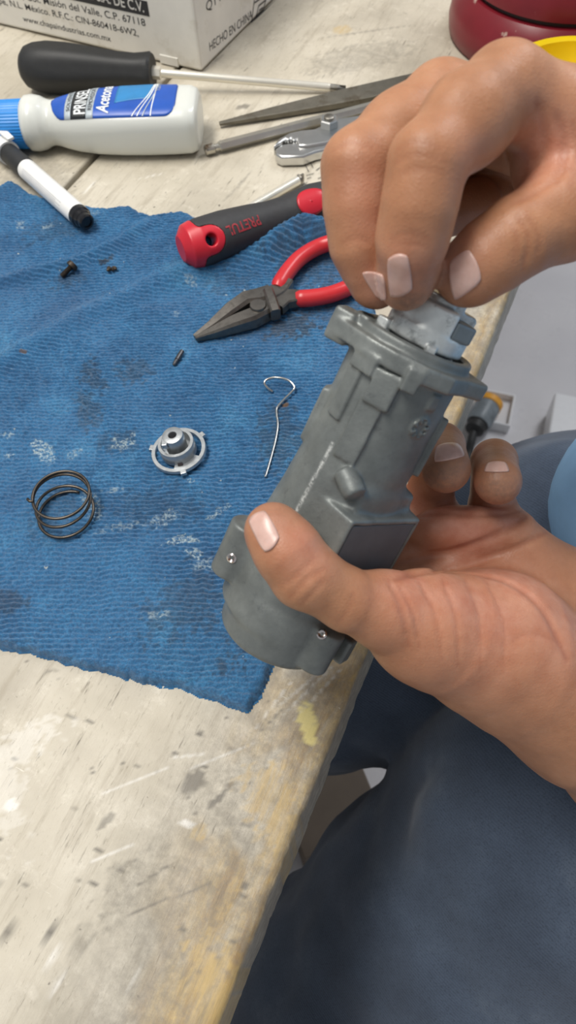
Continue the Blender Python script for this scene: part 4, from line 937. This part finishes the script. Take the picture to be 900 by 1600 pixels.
cf.cut(bxs((11.5, 6.5, 110.5), (5, 7, 4.6), -.5, .3), mm(-2, -8, 104), mm(18, 18, 118), .0004)
cf.cut(bxs((-3, 13.2, 110), (6, 2.2, 3.4), .25, .3), mm(-12, 6, 104), mm(8, 18, 118), .0004)
ca(bxs((-11.0, 5.8, 101), (2.0, 1.6, 2.2), .4, .3), (-15, 2, 97), (-7, 9, 105)); ca(bxs((4.2, 12.2, 100.2), (1.5, 1.2, 2.0), -.2, .3), (1, 9, 97), (8, 15, 104))
V, F = cf.polygonize(); mesh('core', HB+V@HM, F, brz, core)
part('tumbler_block', box(hw_(mm(8.6, 4.6, 108.2)), .0034, .0040, .0026, *(np.array([[math.cos(.5), -math.sin(.5), 0], [math.sin(.5), math.cos(.5), 0]])@HM), ha), simple('grey_insert', lin(112, 122, 128), .4, .5, var=.15), core, smooth=False, bev=.0008)
def casting_sd(pw): return hfd.sample((np.asarray(pw)-HB)@HM.T)
# ------------------------------------------------------------------ the person: both hands and arms, one skin
CR = np.stack([RGT, UPV, FWD])               # the hand grids lie along the view axes
def K(px, py, dep): return np.array([(px-450)/FOC*dep, -(py-800)/FOC*dep, dep])
def c2w(v): return CAM+np.asarray(v)@CR
def w2c(v): return (np.asarray(v)-CAM)@CR.T
class Hand:
    def __init__(s, lo, hi, h): s.f = Field(lo, hi, h); s.tints = []
    def chain(s, js, k=.004, ki=.0025, extra=()):   # joints (px, py, depth, radius mm)
        pts = [K(*j[:3]) for j in js]; rs = [j[3]/1000 for j in js]; R = max(rs)
        lo, hi = bb(*pts, r=R+.004)
        def fn(p):
            d = None
            for i in range(len(pts)-1):
                e = s_cone(p, pts[i], pts[i+1], rs[i], rs[i+1]); d = e if d is None else smin(d, e, ki)
            for c, rad in extra: d = smin(d, s_ell(p, c, rad), .003)
            return d
        s.f.add(fn, lo, hi, k)
    def ell(s, c, rad, k=.006):
        c = K(*c); r = np.array(rad)/1000; s.f.add(lambda p: s_ell(p, c, r), c-r, c+r, k)
    def ats(s, q_):                          # surface points seen along lines of sight
        q_ = np.asarray(q_, float); d = np.stack([(q_[:, 0]-450)/FOC, -(q_[:, 1]-800)/FOC, np.ones(len(q_))], 1); ln = np.linalg.norm(d, axis=1)
        z0 = s.f.lo[2]; p, ok = s.f.hit(d*z0, d, .19, 320); return p, ok
    def at(s, px, py):
        p, ok = s.ats([(px, py)]); return p[0] if ok[0] else None
    def crease(s, pl, depth, width):
        P_ = smooth_path([np.array(q_+(0,)) for q_ in pl], 4) if len(pl) > 2 else np.array([np.array(pl[0]+(0,))*(1-t)+np.array(pl[1]+(0,))*t for t in np.linspace(0, 1, 6)])
        p, ok = s.ats(P_[:, :2]); pts = list(p[ok])
        if len(pts) < 2: return
        wd = width/1000; s.tints.append((np.array(pts), depth, wd)); n = len(pts)-1; lo, hi = bb(*pts, r=wd*3)
        def fn(p):
            d2 = np.full(p.shape[:-1], 1.0); am = np.zeros(p.shape[:-1])
            for i in range(n):
                a, b = pts[i], pts[i+1]; e = b-a; t = np.clip(((p-a)@e)/max(e@e, 1e-12), 0, 1); dd = ((p-a-t[..., None]*e)**2).sum(-1)
                u = (i+t)/n; am = np.where(dd < d2, np.clip(np.minimum(u, 1-u)*6, .25, 1), am); d2 = np.minimum(d2, dd)
            return depth/1000*am*np.exp(-d2/wd**2)
        s.f.mod(fn, lo, hi)
    def nail(s, quad, parent, mat, rise=.0004):
        tl_, tr_, br_, bl_ = [np.array(q_, float) for q_ in quad]; n, m = 12, 14; V = []
        for i in range(n+1):
            for j in range(m+1):
                u, v = i/n*2-1, j/m*2-1               # v = -1 at the free edge
                sx = 1-.16*max(0, v)**3-.10*max(0, -v)**4; y = v*(1-(.16 if v > 0 else .12)*u*u)
                q_ = (tl_*(1-(u*sx+1)/2)+tr_*(u*sx+1)/2)*(1-(y+1)/2)+(bl_*(1-(u*sx+1)/2)+br_*(u*sx+1)/2)*(y+1)/2
                V.append(q_)
        V, okk = s.ats(V); g_ = s.f.grad(V); prof = np.array([.65*rise*(1-.75*abs(i/n*2-1)**3)*(1.25 if j < 2 else 1) for i in range(n+1) for j in range(m+1)]); V = V+g_*prof[:, None]
        F = [q_ for i in range(n) for j in range(m) for q_ in [(i*(m+1)+j, i*(m+1)+j+1, (i+1)*(m+1)+j+1, (i+1)*(m+1)+j)] if all(okk[k] for k in q_)]
        o = fix(mesh('fingernail', c2w(V), F, mat, parent)); solid(o, .0006, 0); return o

HRES = .0008
# left hand, palm up, cradling the housing
LH = Hand((-.020, -.175, .190), (.158, .036, .325), HRES)
lw_a, lw_b = (1000, 1190, .285, 26), (1075, 1100, .290, 24)
LH.chain([(1300, 1430, .325, 31), lw_a, (900, 1100, .272, 25)], k=.006, ki=.012); LH.chain([(1370, 1340, .33, 30), lw_b, (960, 1000, .282, 20)], k=.02, ki=.012)
LH.chain([(960, 1010, .283, 19), (800, 838, .272, 10.0)], k=.012); LH.chain([(930, 1020, .285, 19), (720, 850, .277, 11.5)], k=.010); LH.chain([(900, 1030, .283, 19), (655, 868, .281, 11.5)], k=.010); LH.chain([(880, 1050, .280, 19), (618, 888, .278, 11.5)], k=.010)
LH.ell((880, 950, .280), (24, 20, 14), .012)                       # heel of the palm
LH.ell((722, 826, .268), (21, 8.6, 8.5), .004)                     # pad under the finger roots
LH.chain([(800, 838, .272, 9.0), (768, 792, .282, 8.4), (772, 722, .268, 8.0), (778, 752, .2475, 7.9)], k=.002)
LH.chain([(715, 850, .277, 10), (668, 788, .286, 9.2), (688, 698, .271, 8.6), (697, 732, .2465, 8.2)], k=.002)
LH.chain([(655, 868, .281, 10), (600, 775, .292, 9.2), (535, 715, .276, 8.6), (505, 705, .268, 8.0)], k=.002)
LH.chain([(618, 888, .278, 10), (545, 840, .290, 9.0), (500, 792, .280, 8.4), (474, 772, .2745, 7.6)], k=.002)
LH.chain([(910, 1105, .266, 28), (770, 1008, .252, 24.5), (666, 980, .238, 18), (596, 950, .228, 11.8)], k=.010, ki=.010)   # ball of the thumb
LH.chain([(610, 958, .229, 11.6), (545, 938, .222, 9.2), (476, 897, .2165, 9.9), (446, 856, .2145, 9.7), (427, 830, .2148, 8.5)], k=.004, ki=.003)
for pl, dp, wd in (([(602, 884), (690, 866), (770, 840), (834, 800)], 1.8, 1.5), ([(640, 897), (720, 886), (800, 858), (866, 826)], 1.1, 1.2), ([(618, 906), (690, 892), (790, 908), (850, 955), (885, 1030)], 1.2, 1.4),
                   ([(628, 806), (690, 801), (745, 805), (818, 799)], .9, 1.1), ([(606, 905), (626, 945), (640, 1010)], .9, .9), ([(622, 915), (646, 960), (655, 1010)], .6, .8), ([(655, 910), (680, 960), (690, 1030)], .5, .8), ([(690, 905), (712, 965), (716, 1040)], .45, .8),
                   ([(725, 905), (748, 965), (750, 1050)], .25, .7), ([(760, 910), (786, 970), (786, 1050)], .25, .7), ([(452, 935), (480, 905), (508, 888)], .4, .9), ([(470, 945), (490, 925), (505, 905)], .3, .8), ([(440, 915), (462, 900), (490, 872)], .25, .8), ([(800, 1000), (830, 990), (865, 1000)], .25, .8), ([(520, 985), (545, 950), (552, 925)], .2, .8)):
    LH.crease(pl, dp, wd)
# right hand, fingertips and thumb closing on the cylinder
RH = Hand((-.004, .020, .155), (.156, .140, .290), HRES)
RH.chain([(1420, 370, .262, 29), (1185, 310, .236, 25), (1090, 280, .228, 23)], k=.006, ki=.012); RH.chain([(1400, 400, .285, 28), (1170, 330, .258, 23), (1080, 300, .252, 20)], k=.02, ki=.012)
RH.chain([(1120, 290, .226, 21), (1010, 258, .214, 17), (905, 206, .200, 13.0), (788, 141, .190, 10.8)], k=.006, ki=.008); RH.chain([(1110, 290, .238, 19), (900, 225, .221, 14), (690, 163, .205, 11.2)], k=.005, ki=.008)
RH.chain([(1110, 285, .250, 19), (850, 218, .240, 13), (655, 195, .226, 11)], k=.008, ki=.01); RH.chain([(1110, 290, .260, 18), (870, 250, .256, 12), (700, 235, .246, 9.5)], k=.008, ki=.01)
RH.chain([(790, 141, .190, 10.9), (728, 190, .183, 10.5), (668, 254, .178, 8.6), (655, 322, .181, 8.3), (643, 378, .186, 8.0), (636, 430, .195, 7.0), (633, 446, .198, 6.2)], k=.003, ki=.005)
RH.chain([(692, 165, .205, 11.2), (625, 212, .202, 10.4), (562, 262, .197, 9.3), (562, 325, .199, 8.7), (568, 385, .203, 8.2), (584, 432, .2075, 6.8), (589, 446, .209, 6.1)], k=.0014, ki=.005)
RH.chain([(655, 190, .226, 10.5), (600, 285, .226, 9.2), (660, 338, .231, 8.4), (745, 318, .236, 7.8)], k=.003); RH.chain([(700, 235, .246, 9.5), (690, 300, .244, 8.6), (770, 300, .244, 8), (810, 285, .246, 7.5)], k=.003)
RH.ell((800, 255, .248), (22, 12, 10), .006)
RH.chain([(1110, 290, .226, 21), (1020, 272, .212, 18), (945, 296, .203, 14.0), (878, 334, .198, 11.2)], k=.010, ki=.01)
RH.chain([(960, 290, .204, 13.6), (880, 333, .198, 11.2), (812, 369, .196, 9.5), (752, 412, .1975, 9.0), (727, 432, .1995, 7.7)], k=.004, ki=.006)
RH.ell((890, 228, .206), (11, 15, 9), .008); RH.ell((842, 262, .203), (7.5, 10, 8), .0025)                        # web between thumb and forefinger
for pl, dp, wd in (([(838, 160), (851, 190), (848, 235), (822, 272)], .9, 1.3), ([(868, 175), (884, 225), (870, 285)], .5, 1.2), ([(895, 190), (905, 240), (892, 290)], .3, 1.1), ([(800, 318), (840, 300), (890, 262)], .4, 1.2), ([(808, 338), (826, 372), (818, 420)], .45, .9), ([(822, 335), (842, 370), (838, 405)], .3, .9), ([(795, 345), (808, 372), (802, 410)], .2, .8),
                   ([(620, 235), (650, 222), (690, 232)], .2, 1.0), ([(618, 252), (650, 240), (695, 250)], .25, 1.0), ([(625, 270), (655, 262), (690, 268)], .2, 1.0), ([(610, 372), (640, 366), (672, 374)], .2, .8), ([(608, 384), (640, 379), (668, 386)], .18, .8), ([(535, 380), (560, 372), (585, 384)], .2, .8), ([(520, 235), (548, 222), (580, 230)], .2, 1.0)):
    RH.crease(pl, dp, wd)

# arms run on from the cut at the wrist to elbow and shoulder
def arm(H, path, rads):
    V, F = H.f.polygonize(); V = c2w(V); F = F.tolist(); cnt = {}
    for f in F:
        for i in range(4):
            a, b = f[i], f[(i+1) % 4]; k_ = (min(a, b), max(a, b)); cnt.setdefault(k_, []).append((a, b))
    nx = {}
    for k_, l_ in cnt.items():
        if len(l_) == 1: nx[l_[0][1]] = l_[0][0]
    loops = []; seen = set()
    for s0_ in list(nx):
        if s0_ in seen: continue
        lp = [s0_]; seen.add(s0_); c = nx[s0_]
        while c != s0_ and c in nx and c not in seen: lp.append(c); seen.add(c); c = nx[c]
        loops.append(lp)
    loops.sort(key=len); lp = loops[-1]; L0 = V[lp]; c0_ = L0.mean(0); V = V.tolist(); prev = lp; n = len(lp)
    pts = smooth_path([c0_]+list(path), 5); rr = np.interp(np.linspace(0, 1, len(pts)), np.linspace(0, 1, len(rads)+1), [np.linalg.norm(L0-c0_, axis=1).mean()]+list(rads))
    ph0 = None
    for i in range(1, len(pts)):
        t = pts[min(i+1, len(pts)-1)]-pts[i-1]; t /= np.linalg.norm(t); blend = sstep(0, 5, i)
        rel = L0-c0_; flatv = rel-np.outer(rel@t, t); nn_ = np.linalg.norm(flatv, axis=1, keepdims=True)
        circ = flatv/np.maximum(nn_, 1e-9)*rr[i]; ringv = pts[i]+(rel*(1-blend)+0)*(rr[i]/rr[0])+circ*blend
        base = len(V); V += ringv.tolist(); cur = [base+k for k in range(n)]
        for k in range(n): F.append([prev[k], prev[(k+1) % n], cur[(k+1) % n], cur[k]])
        prev = cur
    F.append(prev[::-1]) if False else None
    return np.array(V), F
SHL, SHR = np.array([.37, -.07, .27]), np.array([.35, .29, .30]); ELL, ELR = np.array([.345, -.115, .005]), np.array([.395, .335, .10])
VL, FL = arm(LH, [(c2w(K(1040, 1165, .287))*.35+ELL*.65), ELL, ELL*.45+SHL*.55, SHL], [.036, .043, .050, .056]); VR, FR = arm(RH, [(c2w(K(1185, 318, .245))*.35+ELR*.65), ELR, ELR*.45+SHR*.55, SHR], [.036, .043, .050, .056])
# trunk, neck and head of the seated figure, outside the picture
TB = Field((.08, -.20, -.30), (.58, .42, .66), .006)
def badd(fn, c, r, k): TB.add(fn, np.array(c)-r, np.array(c)+r, k)
badd(lambda p: s_ell(p, (.40, .11, -.08), (.125, .165, .15)), (.40, .11, -.08), .2, .05); badd(lambda p: s_ell(p, (.39, .11, .14), (.115, .165, .19)), (.39, .11, .14), .22, .05)
badd(lambda p: s_cone(p, (.36, .0, .27), (.355, .22, .28), .062, .062), (.36, .11, .27), .22, .05); badd(lambda p: s_cone(p, (.35, .11, .28), (.31, .11, .40), .058, .052), (.33, .11, .34), .15, .03)
HC = np.array([.285, .11, .47]); ft = np.array([-.80, 0, -.60]); hu = np.array([-.60, 0, .80])     # looking down at the work
def hp(f_, s_, u_): return HC+ft*f_+np.array([0, 1., 0])*s_+hu*u_
HRt = np.stack([ft, np.array([0, 1., 0]), hu])
badd(lambda p: s_ell(p, hp(-.01, 0, .03), (.095, .075, .092), HRt), hp(-.01, 0, .03), .14, .02); badd(lambda p: s_ell(p, hp(.035, 0, -.045), (.055, .056, .065), HRt), hp(.035, 0, -.045), .1, .03)
badd(lambda p: s_cone(p, hp(.085, 0, .01), hp(.105, 0, -.03), .008, .013), hp(.09, 0, 0), .05, .012)
for s_ in (-1, 1):
    badd(lambda p: s_ell(p, hp(-.005, s_*.076, -.005), (.018, .008, .03), HRt), hp(-.005, s_*.076, -.005), .04, .006); TB.cut(lambda p: s_ell(p, hp(.092, s_*.03, .012), (.012, .016, .010), HRt), hp(.09, s_*.03, .01)-.03, hp(.09, s_*.03, .01)+.03, .01)
    badd(lambda p: s_ell(p, hp(.078, s_*.03, .010), (.012, .012, .011), HRt), hp(.078, s_*.03, .010), .03, .003)
badd(lambda p: s_ell(p, hp(.083, 0, -.062), (.010, .024, .008), HRt), hp(.083, 0, -.062), .04, .006); TB.cut(lambda p: s_ell(p, hp(.095, 0, -.062), (.006, .022, .0025), HRt), hp(.095, 0, -.062)-.03, hp(.095, 0, -.062)+.03, .003)
VT, FT = TB.polygonize()
V = np.concatenate([VL, VR, VT]); F = FL+[[i+len(VL) for i in f] for f in FR]+(FT+len(VL)+len(VR)).tolist()
# skin colour of its own: pinker palm and knuckles, grime on the fingertips
cx, cy, cz = pix(V); tint = np.zeros((len(V), 3)); camV = w2c(V)
def tadd(ch, H, px, py, r, amt):
    p = H.at(px, py)
    if p is not None: tint[:, ch] = np.maximum(tint[:, ch], amt*np.exp(-((camV-p)**2).sum(1)/(r/1000)**2))
for a_ in ((650, 930, 14, .7), (720, 930, 20, .7), (800, 900, 24, .75), (720, 830, 20, .9), (640, 905, 9, .9), (690, 800, 12, .8), (780, 800, 12, .8), (860, 980, 24, .5), (480, 850, 10, .7), (440, 820, 9, .5), (760, 960, 26, .6), (640, 790, 10, .8)): tadd(0, LH, *a_)
for a_ in ((855, 230, 10, .8), (830, 270, 9, .8), (640, 430, 10, .6), (590, 450, 10, .5), (700, 400, 9, .6), (575, 290, 9, .4), (735, 270, 9, .5), (590, 340, 8, .5)): tadd(0, RH, *a_)
for a_ in ((700, 750, 9, .85), (777, 770, 10, .8), (770, 710, 8, .3), (680, 740, 8, .7), (500, 800, 6, .3), (430, 795, 6, .3)): tadd(1, LH, *a_)
for a_ in ((635, 470, 7, .8), (660, 440, 8, .5), (690, 465, 9, .6), (690, 430, 7, .5), (608, 480, 6, .7), (700, 400, 6, .4)): tadd(1, RH, *a_)
for H, i0, i1 in ((LH, 0, len(VL)), (RH, len(VL), len(VL)+len(VR))):     # skin folds are redder, and darkened with painted crease shade
    cv = camV[i0:i1]
    for pts, dp, wd in H.tints:
        lo_, hi_ = bb(*pts, r=wd*3); m = ((cv > lo_) & (cv < hi_)).all(1); ii = np.nonzero(m)[0]
        if not len(ii): continue
        d2 = np.full(len(ii), 1.)
        for a, b in zip(pts[:-1], pts[1:]):
            e = b-a; t = np.clip(((cv[ii]-a)@e)/max(e@e, 1e-12), 0, 1); d2 = np.minimum(d2, ((cv[ii]-a-t[:, None]*e)**2).sum(1))
        tint[i0+ii, 2] = np.maximum(tint[i0+ii, 2], min(1, .25+dp*.5)*np.exp(-d2/(wd*.7)**2))
q = MatB('skin'); v = q.coords()
c = q.ramp(q.noise(v, 60, 5, .6), [(.3, lin(154, 107, 77)), (.55, lin(175, 126, 94)), (.75, lin(190, 142, 109))])
_, tt = q.attr('tint'); c = q.mix(q.math('MULTIPLY', tt[0], .8), c, q.ramp(q.noise(v, 160, 4, .6), [(.35, lin(190, 118, 99)), (.65, lin(210, 150, 131))]))
c = q.mix(q.math('MULTIPLY', tt[1], q.ramp(q.noise(v, 500, 4, .7), [(.35, (.45,)*3), (.6, (.95,)*3)])), c, lin(112, 92, 82))
c = q.mix(q.math('MULTIPLY', tt[2], .55), c, lin(136, 72, 54))  # fold redness together with crease shade put into the colour
c = q.mix(q.ramp(q.noise(v, 700, 3, .7), [(.62, (0,)*3), (.75, (.25,)*3)]), c, lin(140, 92, 66))
c = q.mix(q.ramp(q.noise(v, 30, 4, .6), [(.4, (0,)*3), (.7, (.3,)*3)]), c, lin(158, 104, 74))
q.set(Base_Color=c, Roughness=q.ramp(q.noise(v, 300, 4), [(.3, (.40,)*3), (.7, (.52,)*3)]), Subsurface_Weight=.18, Subsurface_Radius=(.006, .0025, .0015), Subsurface_Scale=.6, Specular_IOR_Level=.4)
vo = q.n('ShaderNodeTexVoronoi', feature='DISTANCE_TO_EDGE'); vo.inputs['Scale'].default_value = 900; q.l(v, vo.inputs['Vector'])
q.bump(vo.outputs['Distance'], .18, .0006); q.bump(q.noise(v, 350, 5, .7), .18, .0008)
man = thing('person', np.array([.39, .11, FLOORZ]), 'seated person in blue shirt and dark jeans fitting a cylinder into a lock housing', 'person')
body = mesh('body', V, F, q.m, man); attr(body, 'tint', tint)
nm = MatB('nail'); nv_ = nm.coords(); nm.set(Base_Color=nm.ramp(nm.noise(nv_, 200, 4), [(.3, lin(196, 158, 146)), (.7, lin(218, 184, 174))]), Roughness=.3, Subsurface_Weight=.2, Subsurface_Radius=(.004, .002, .0015), Subsurface_Scale=.5)
for H, quad in ((LH, [(387, 812), (414, 796), (440, 842), (415, 868)]), (LH, [(678, 724), (727, 714), (716, 692), (682, 696)]), (LH, [(756, 738), (796, 738), (790, 722), (762, 723)]), (RH, [(610, 466), (645, 454), (638, 394), (605, 399)]), (RH, [(588, 463), (605, 470), (600, 426), (562, 422)]), (RH, [(701, 411), (709, 472), (757, 437), (735, 386)])):
    H.nail(quad, man, nm.m)
# ------------------------------------------------------------------ clothes, hair and shoes
def cloth_field(lo, hi, h, prims, fold=None):
    fdl = Field(lo, hi, h)
    for fn, c, r, k in prims: fdl.add(fn, np.array(c)-r, np.array(c)+r, k)
    if fold: fdl.mod(fold, lo, hi)
    return fdl
def cone2(a, b, ra, rb, k=.04):
    a, b = np.array(a), np.array(b); return (lambda p: s_cone(p, a, b, ra, rb), (a+b)/2, np.linalg.norm(b-a)/2+max(ra, rb)+.02, k)
KR = P(520, 985, .53); TR = P(900, 915, .50); HR_ = np.array([.42, .20, -.14])
HL_ = np.array([.41, .04, -.12]); TLm = P(932, 1297, .42); KL = P(575, 1590, .50)
def fold(p):
    x, y, z = p[..., 0], p[..., 1], p[..., 2]
    n1 = fbm(x*9+y*6, y*14-z*7, z*12, seed=71, oct=3)-.5; n2 = np.abs(noise(x*16-y*10, y*22+x*8, z*20, seed=75)-.5)
    return (n1*.022-n2*.010)
jf = cloth_field((-.16, -.24, -.74), (.56, .40, -.02), .0055, [cone2(HR_, TR, .098, .100), cone2(TR, KR, .100, .086, .01), cone2(KR, KR+np.array([-.14, .08, -.44]), .078, .060), cone2(HL_, TLm, .104, .104, .008), cone2(TLm, KL, .104, .092, .01), cone2(KL, KL+np.array([-.10, -.02, -.36]), .080, .060), cone2((.40, .03, -.12), (.40, .20, -.13), .12, .12)], fold)
V, F = jf.polygonize()
q = MatB('dark_denim'); v = q.coords()
c = q.ramp(q.noise(v, 14, 5, .65), [(.3, lin(48, 59, 76)), (.55, lin(66, 79, 98)), (.78, lin(96, 108, 124))])
wv = q.n('ShaderNodeTexWave', wave_type='BANDS', bands_direction='DIAGONAL'); wv.inputs['Scale'].default_value = 260; wv.inputs['Distortion'].default_value = 1.2; wv.inputs['Detail'].default_value = 2; q.l(v, wv.inputs['Vector'])
c = q.mix(q.math('MULTIPLY', wv.outputs['Fac'], .15), c, lin(96, 106, 120)); c = q.mix(q.ramp(q.noise(v, 1100, 2, .6), [(.5, (0,)*3), (.7, (.4,)*3)]), c, lin(28, 34, 46))
q.set(Base_Color=c, Roughness=.92, Sheen_Weight=.15); q.bump(wv.outputs['Fac'], .15, .0005); q.bump(q.noise(v, 700, 3), .2, .0006)
mesh('jeans', V, F, q.m, man)
def sfold(p): return (fbm(p[..., 0]*14, p[..., 1]*14, p[..., 2]*7, seed=81, oct=3)-.5)*.02
sf = cloth_field((.08, -.22, -.26), (.58, .44, .44), .006, [(lambda p: s_ell(p, (.395, .11, -.08), (.15, .185, .16)), (.395, .11, -.08), .23, .05), (lambda p: s_ell(p, (.385, .11, .14), (.13, .185, .21)), (.385, .11, .14), .25, .05), (lambda p: s_ell(p, (.262, .186, -.020), (.132, .082, .085)), (.262, .186, -.020), .18, .04), cone2((.36, -.03, .265), (.355, .25, .275), .074, .074, .05), cone2(SHL, SHL*.5+ELL*.5, .068, .066, .03), cone2(SHR, SHR*.5+ELR*.5, .068, .066, .03)], sfold)
V, F = sf.polygonize()
mesh('shirt', V, F, simple('light_blue_cotton', lin(150, 194, 234), .85, var=.08, scale=40, bump=.15, bscale=900), man)
hfl = Field((.10, -.05, .30), (.46, .27, .66), .006); ctr = hp(-.018, 0, .040); hfl.add(lambda p: s_ell(p, ctr, (.098, .082, .092), HRt), ctr-.14, ctr+.14, .001); fc = hp(.085, 0, -.02)
hfl.cut(lambda p: s_ell(p, fc, (.06, .085, .10), HRt), fc-.14, fc+.14, .01); hfl.mod(lambda p: (fbm(p[..., 0]*60, p[..., 1]*60, p[..., 2]*60, seed=91)-.5)*.008, (.1, -.05, .3), (.46, .27, .66))
V, F = hfl.polygonize(); mesh('hair', V, F, simple('black_hair', lin(30, 26, 24), .5, var=.3, scale=300, bump=.4, bscale=300), man)
for kk, sg in ((KR+np.array([-.14, .08, 0]), 1), (KL+np.array([-.10, -.02, 0]), -1)):
    a_ = np.array([kk[0], kk[1], FLOORZ+.045]); sh_ = Field(a_-np.array([.22, .08, .06]), a_+np.array([.09, .08, .10]), .005)
    sh_.add(lambda p: s_cone(p, a_+np.array([.02, 0, 0]), a_+np.array([-.15, 0, -.008]), .044, .036), a_-.24, a_+.15, .01); sh_.add(lambda p: s_cone(p, a_, a_+np.array([0, 0, .06]), .046, .05), a_-.1, a_+.15, .02)
    sh_.d = np.maximum(sh_.d, -(sh_.lo[2]+sh_.h*np.arange(sh_.n[2])-FLOORZ-.001)[None, None, :]); V, F = sh_.polygonize(); mesh('shoe', V, F, simple('brown_leather', lin(70, 56, 46), .5, var=.2, scale=40), man)

# guessed carton, added to dim the too bright floor under the bench
ca_, cb_ = G(558, 1178, -.60), G(592, 1260, -.60); cd_ = cb_-ca_; cL = np.linalg.norm(cd_); cd_ /= cL; cn_ = np.cross(Zv, cd_)
if cn_@RGT > 0: cn_ = -cn_
cc_ = (ca_+cb_)/2+cn_*.05-cd_*.012; cc_[2] = 0
db = thing('added_carton', np.array([cc_[0], cc_[1], FLOORZ]), 'brown grey carton added to dim the floor under the bench between the knees', 'box')
dm = simple('brown_carton', lin(112, 100, 88), .8, var=.1, scale=20)
part('carton', box(np.array([cc_[0], cc_[1], (FLOORZ-.60)/2]), .065, .05, (-.60-FLOORZ)/2, cd_, cn_), dm, db, smooth=False, bev=.002)
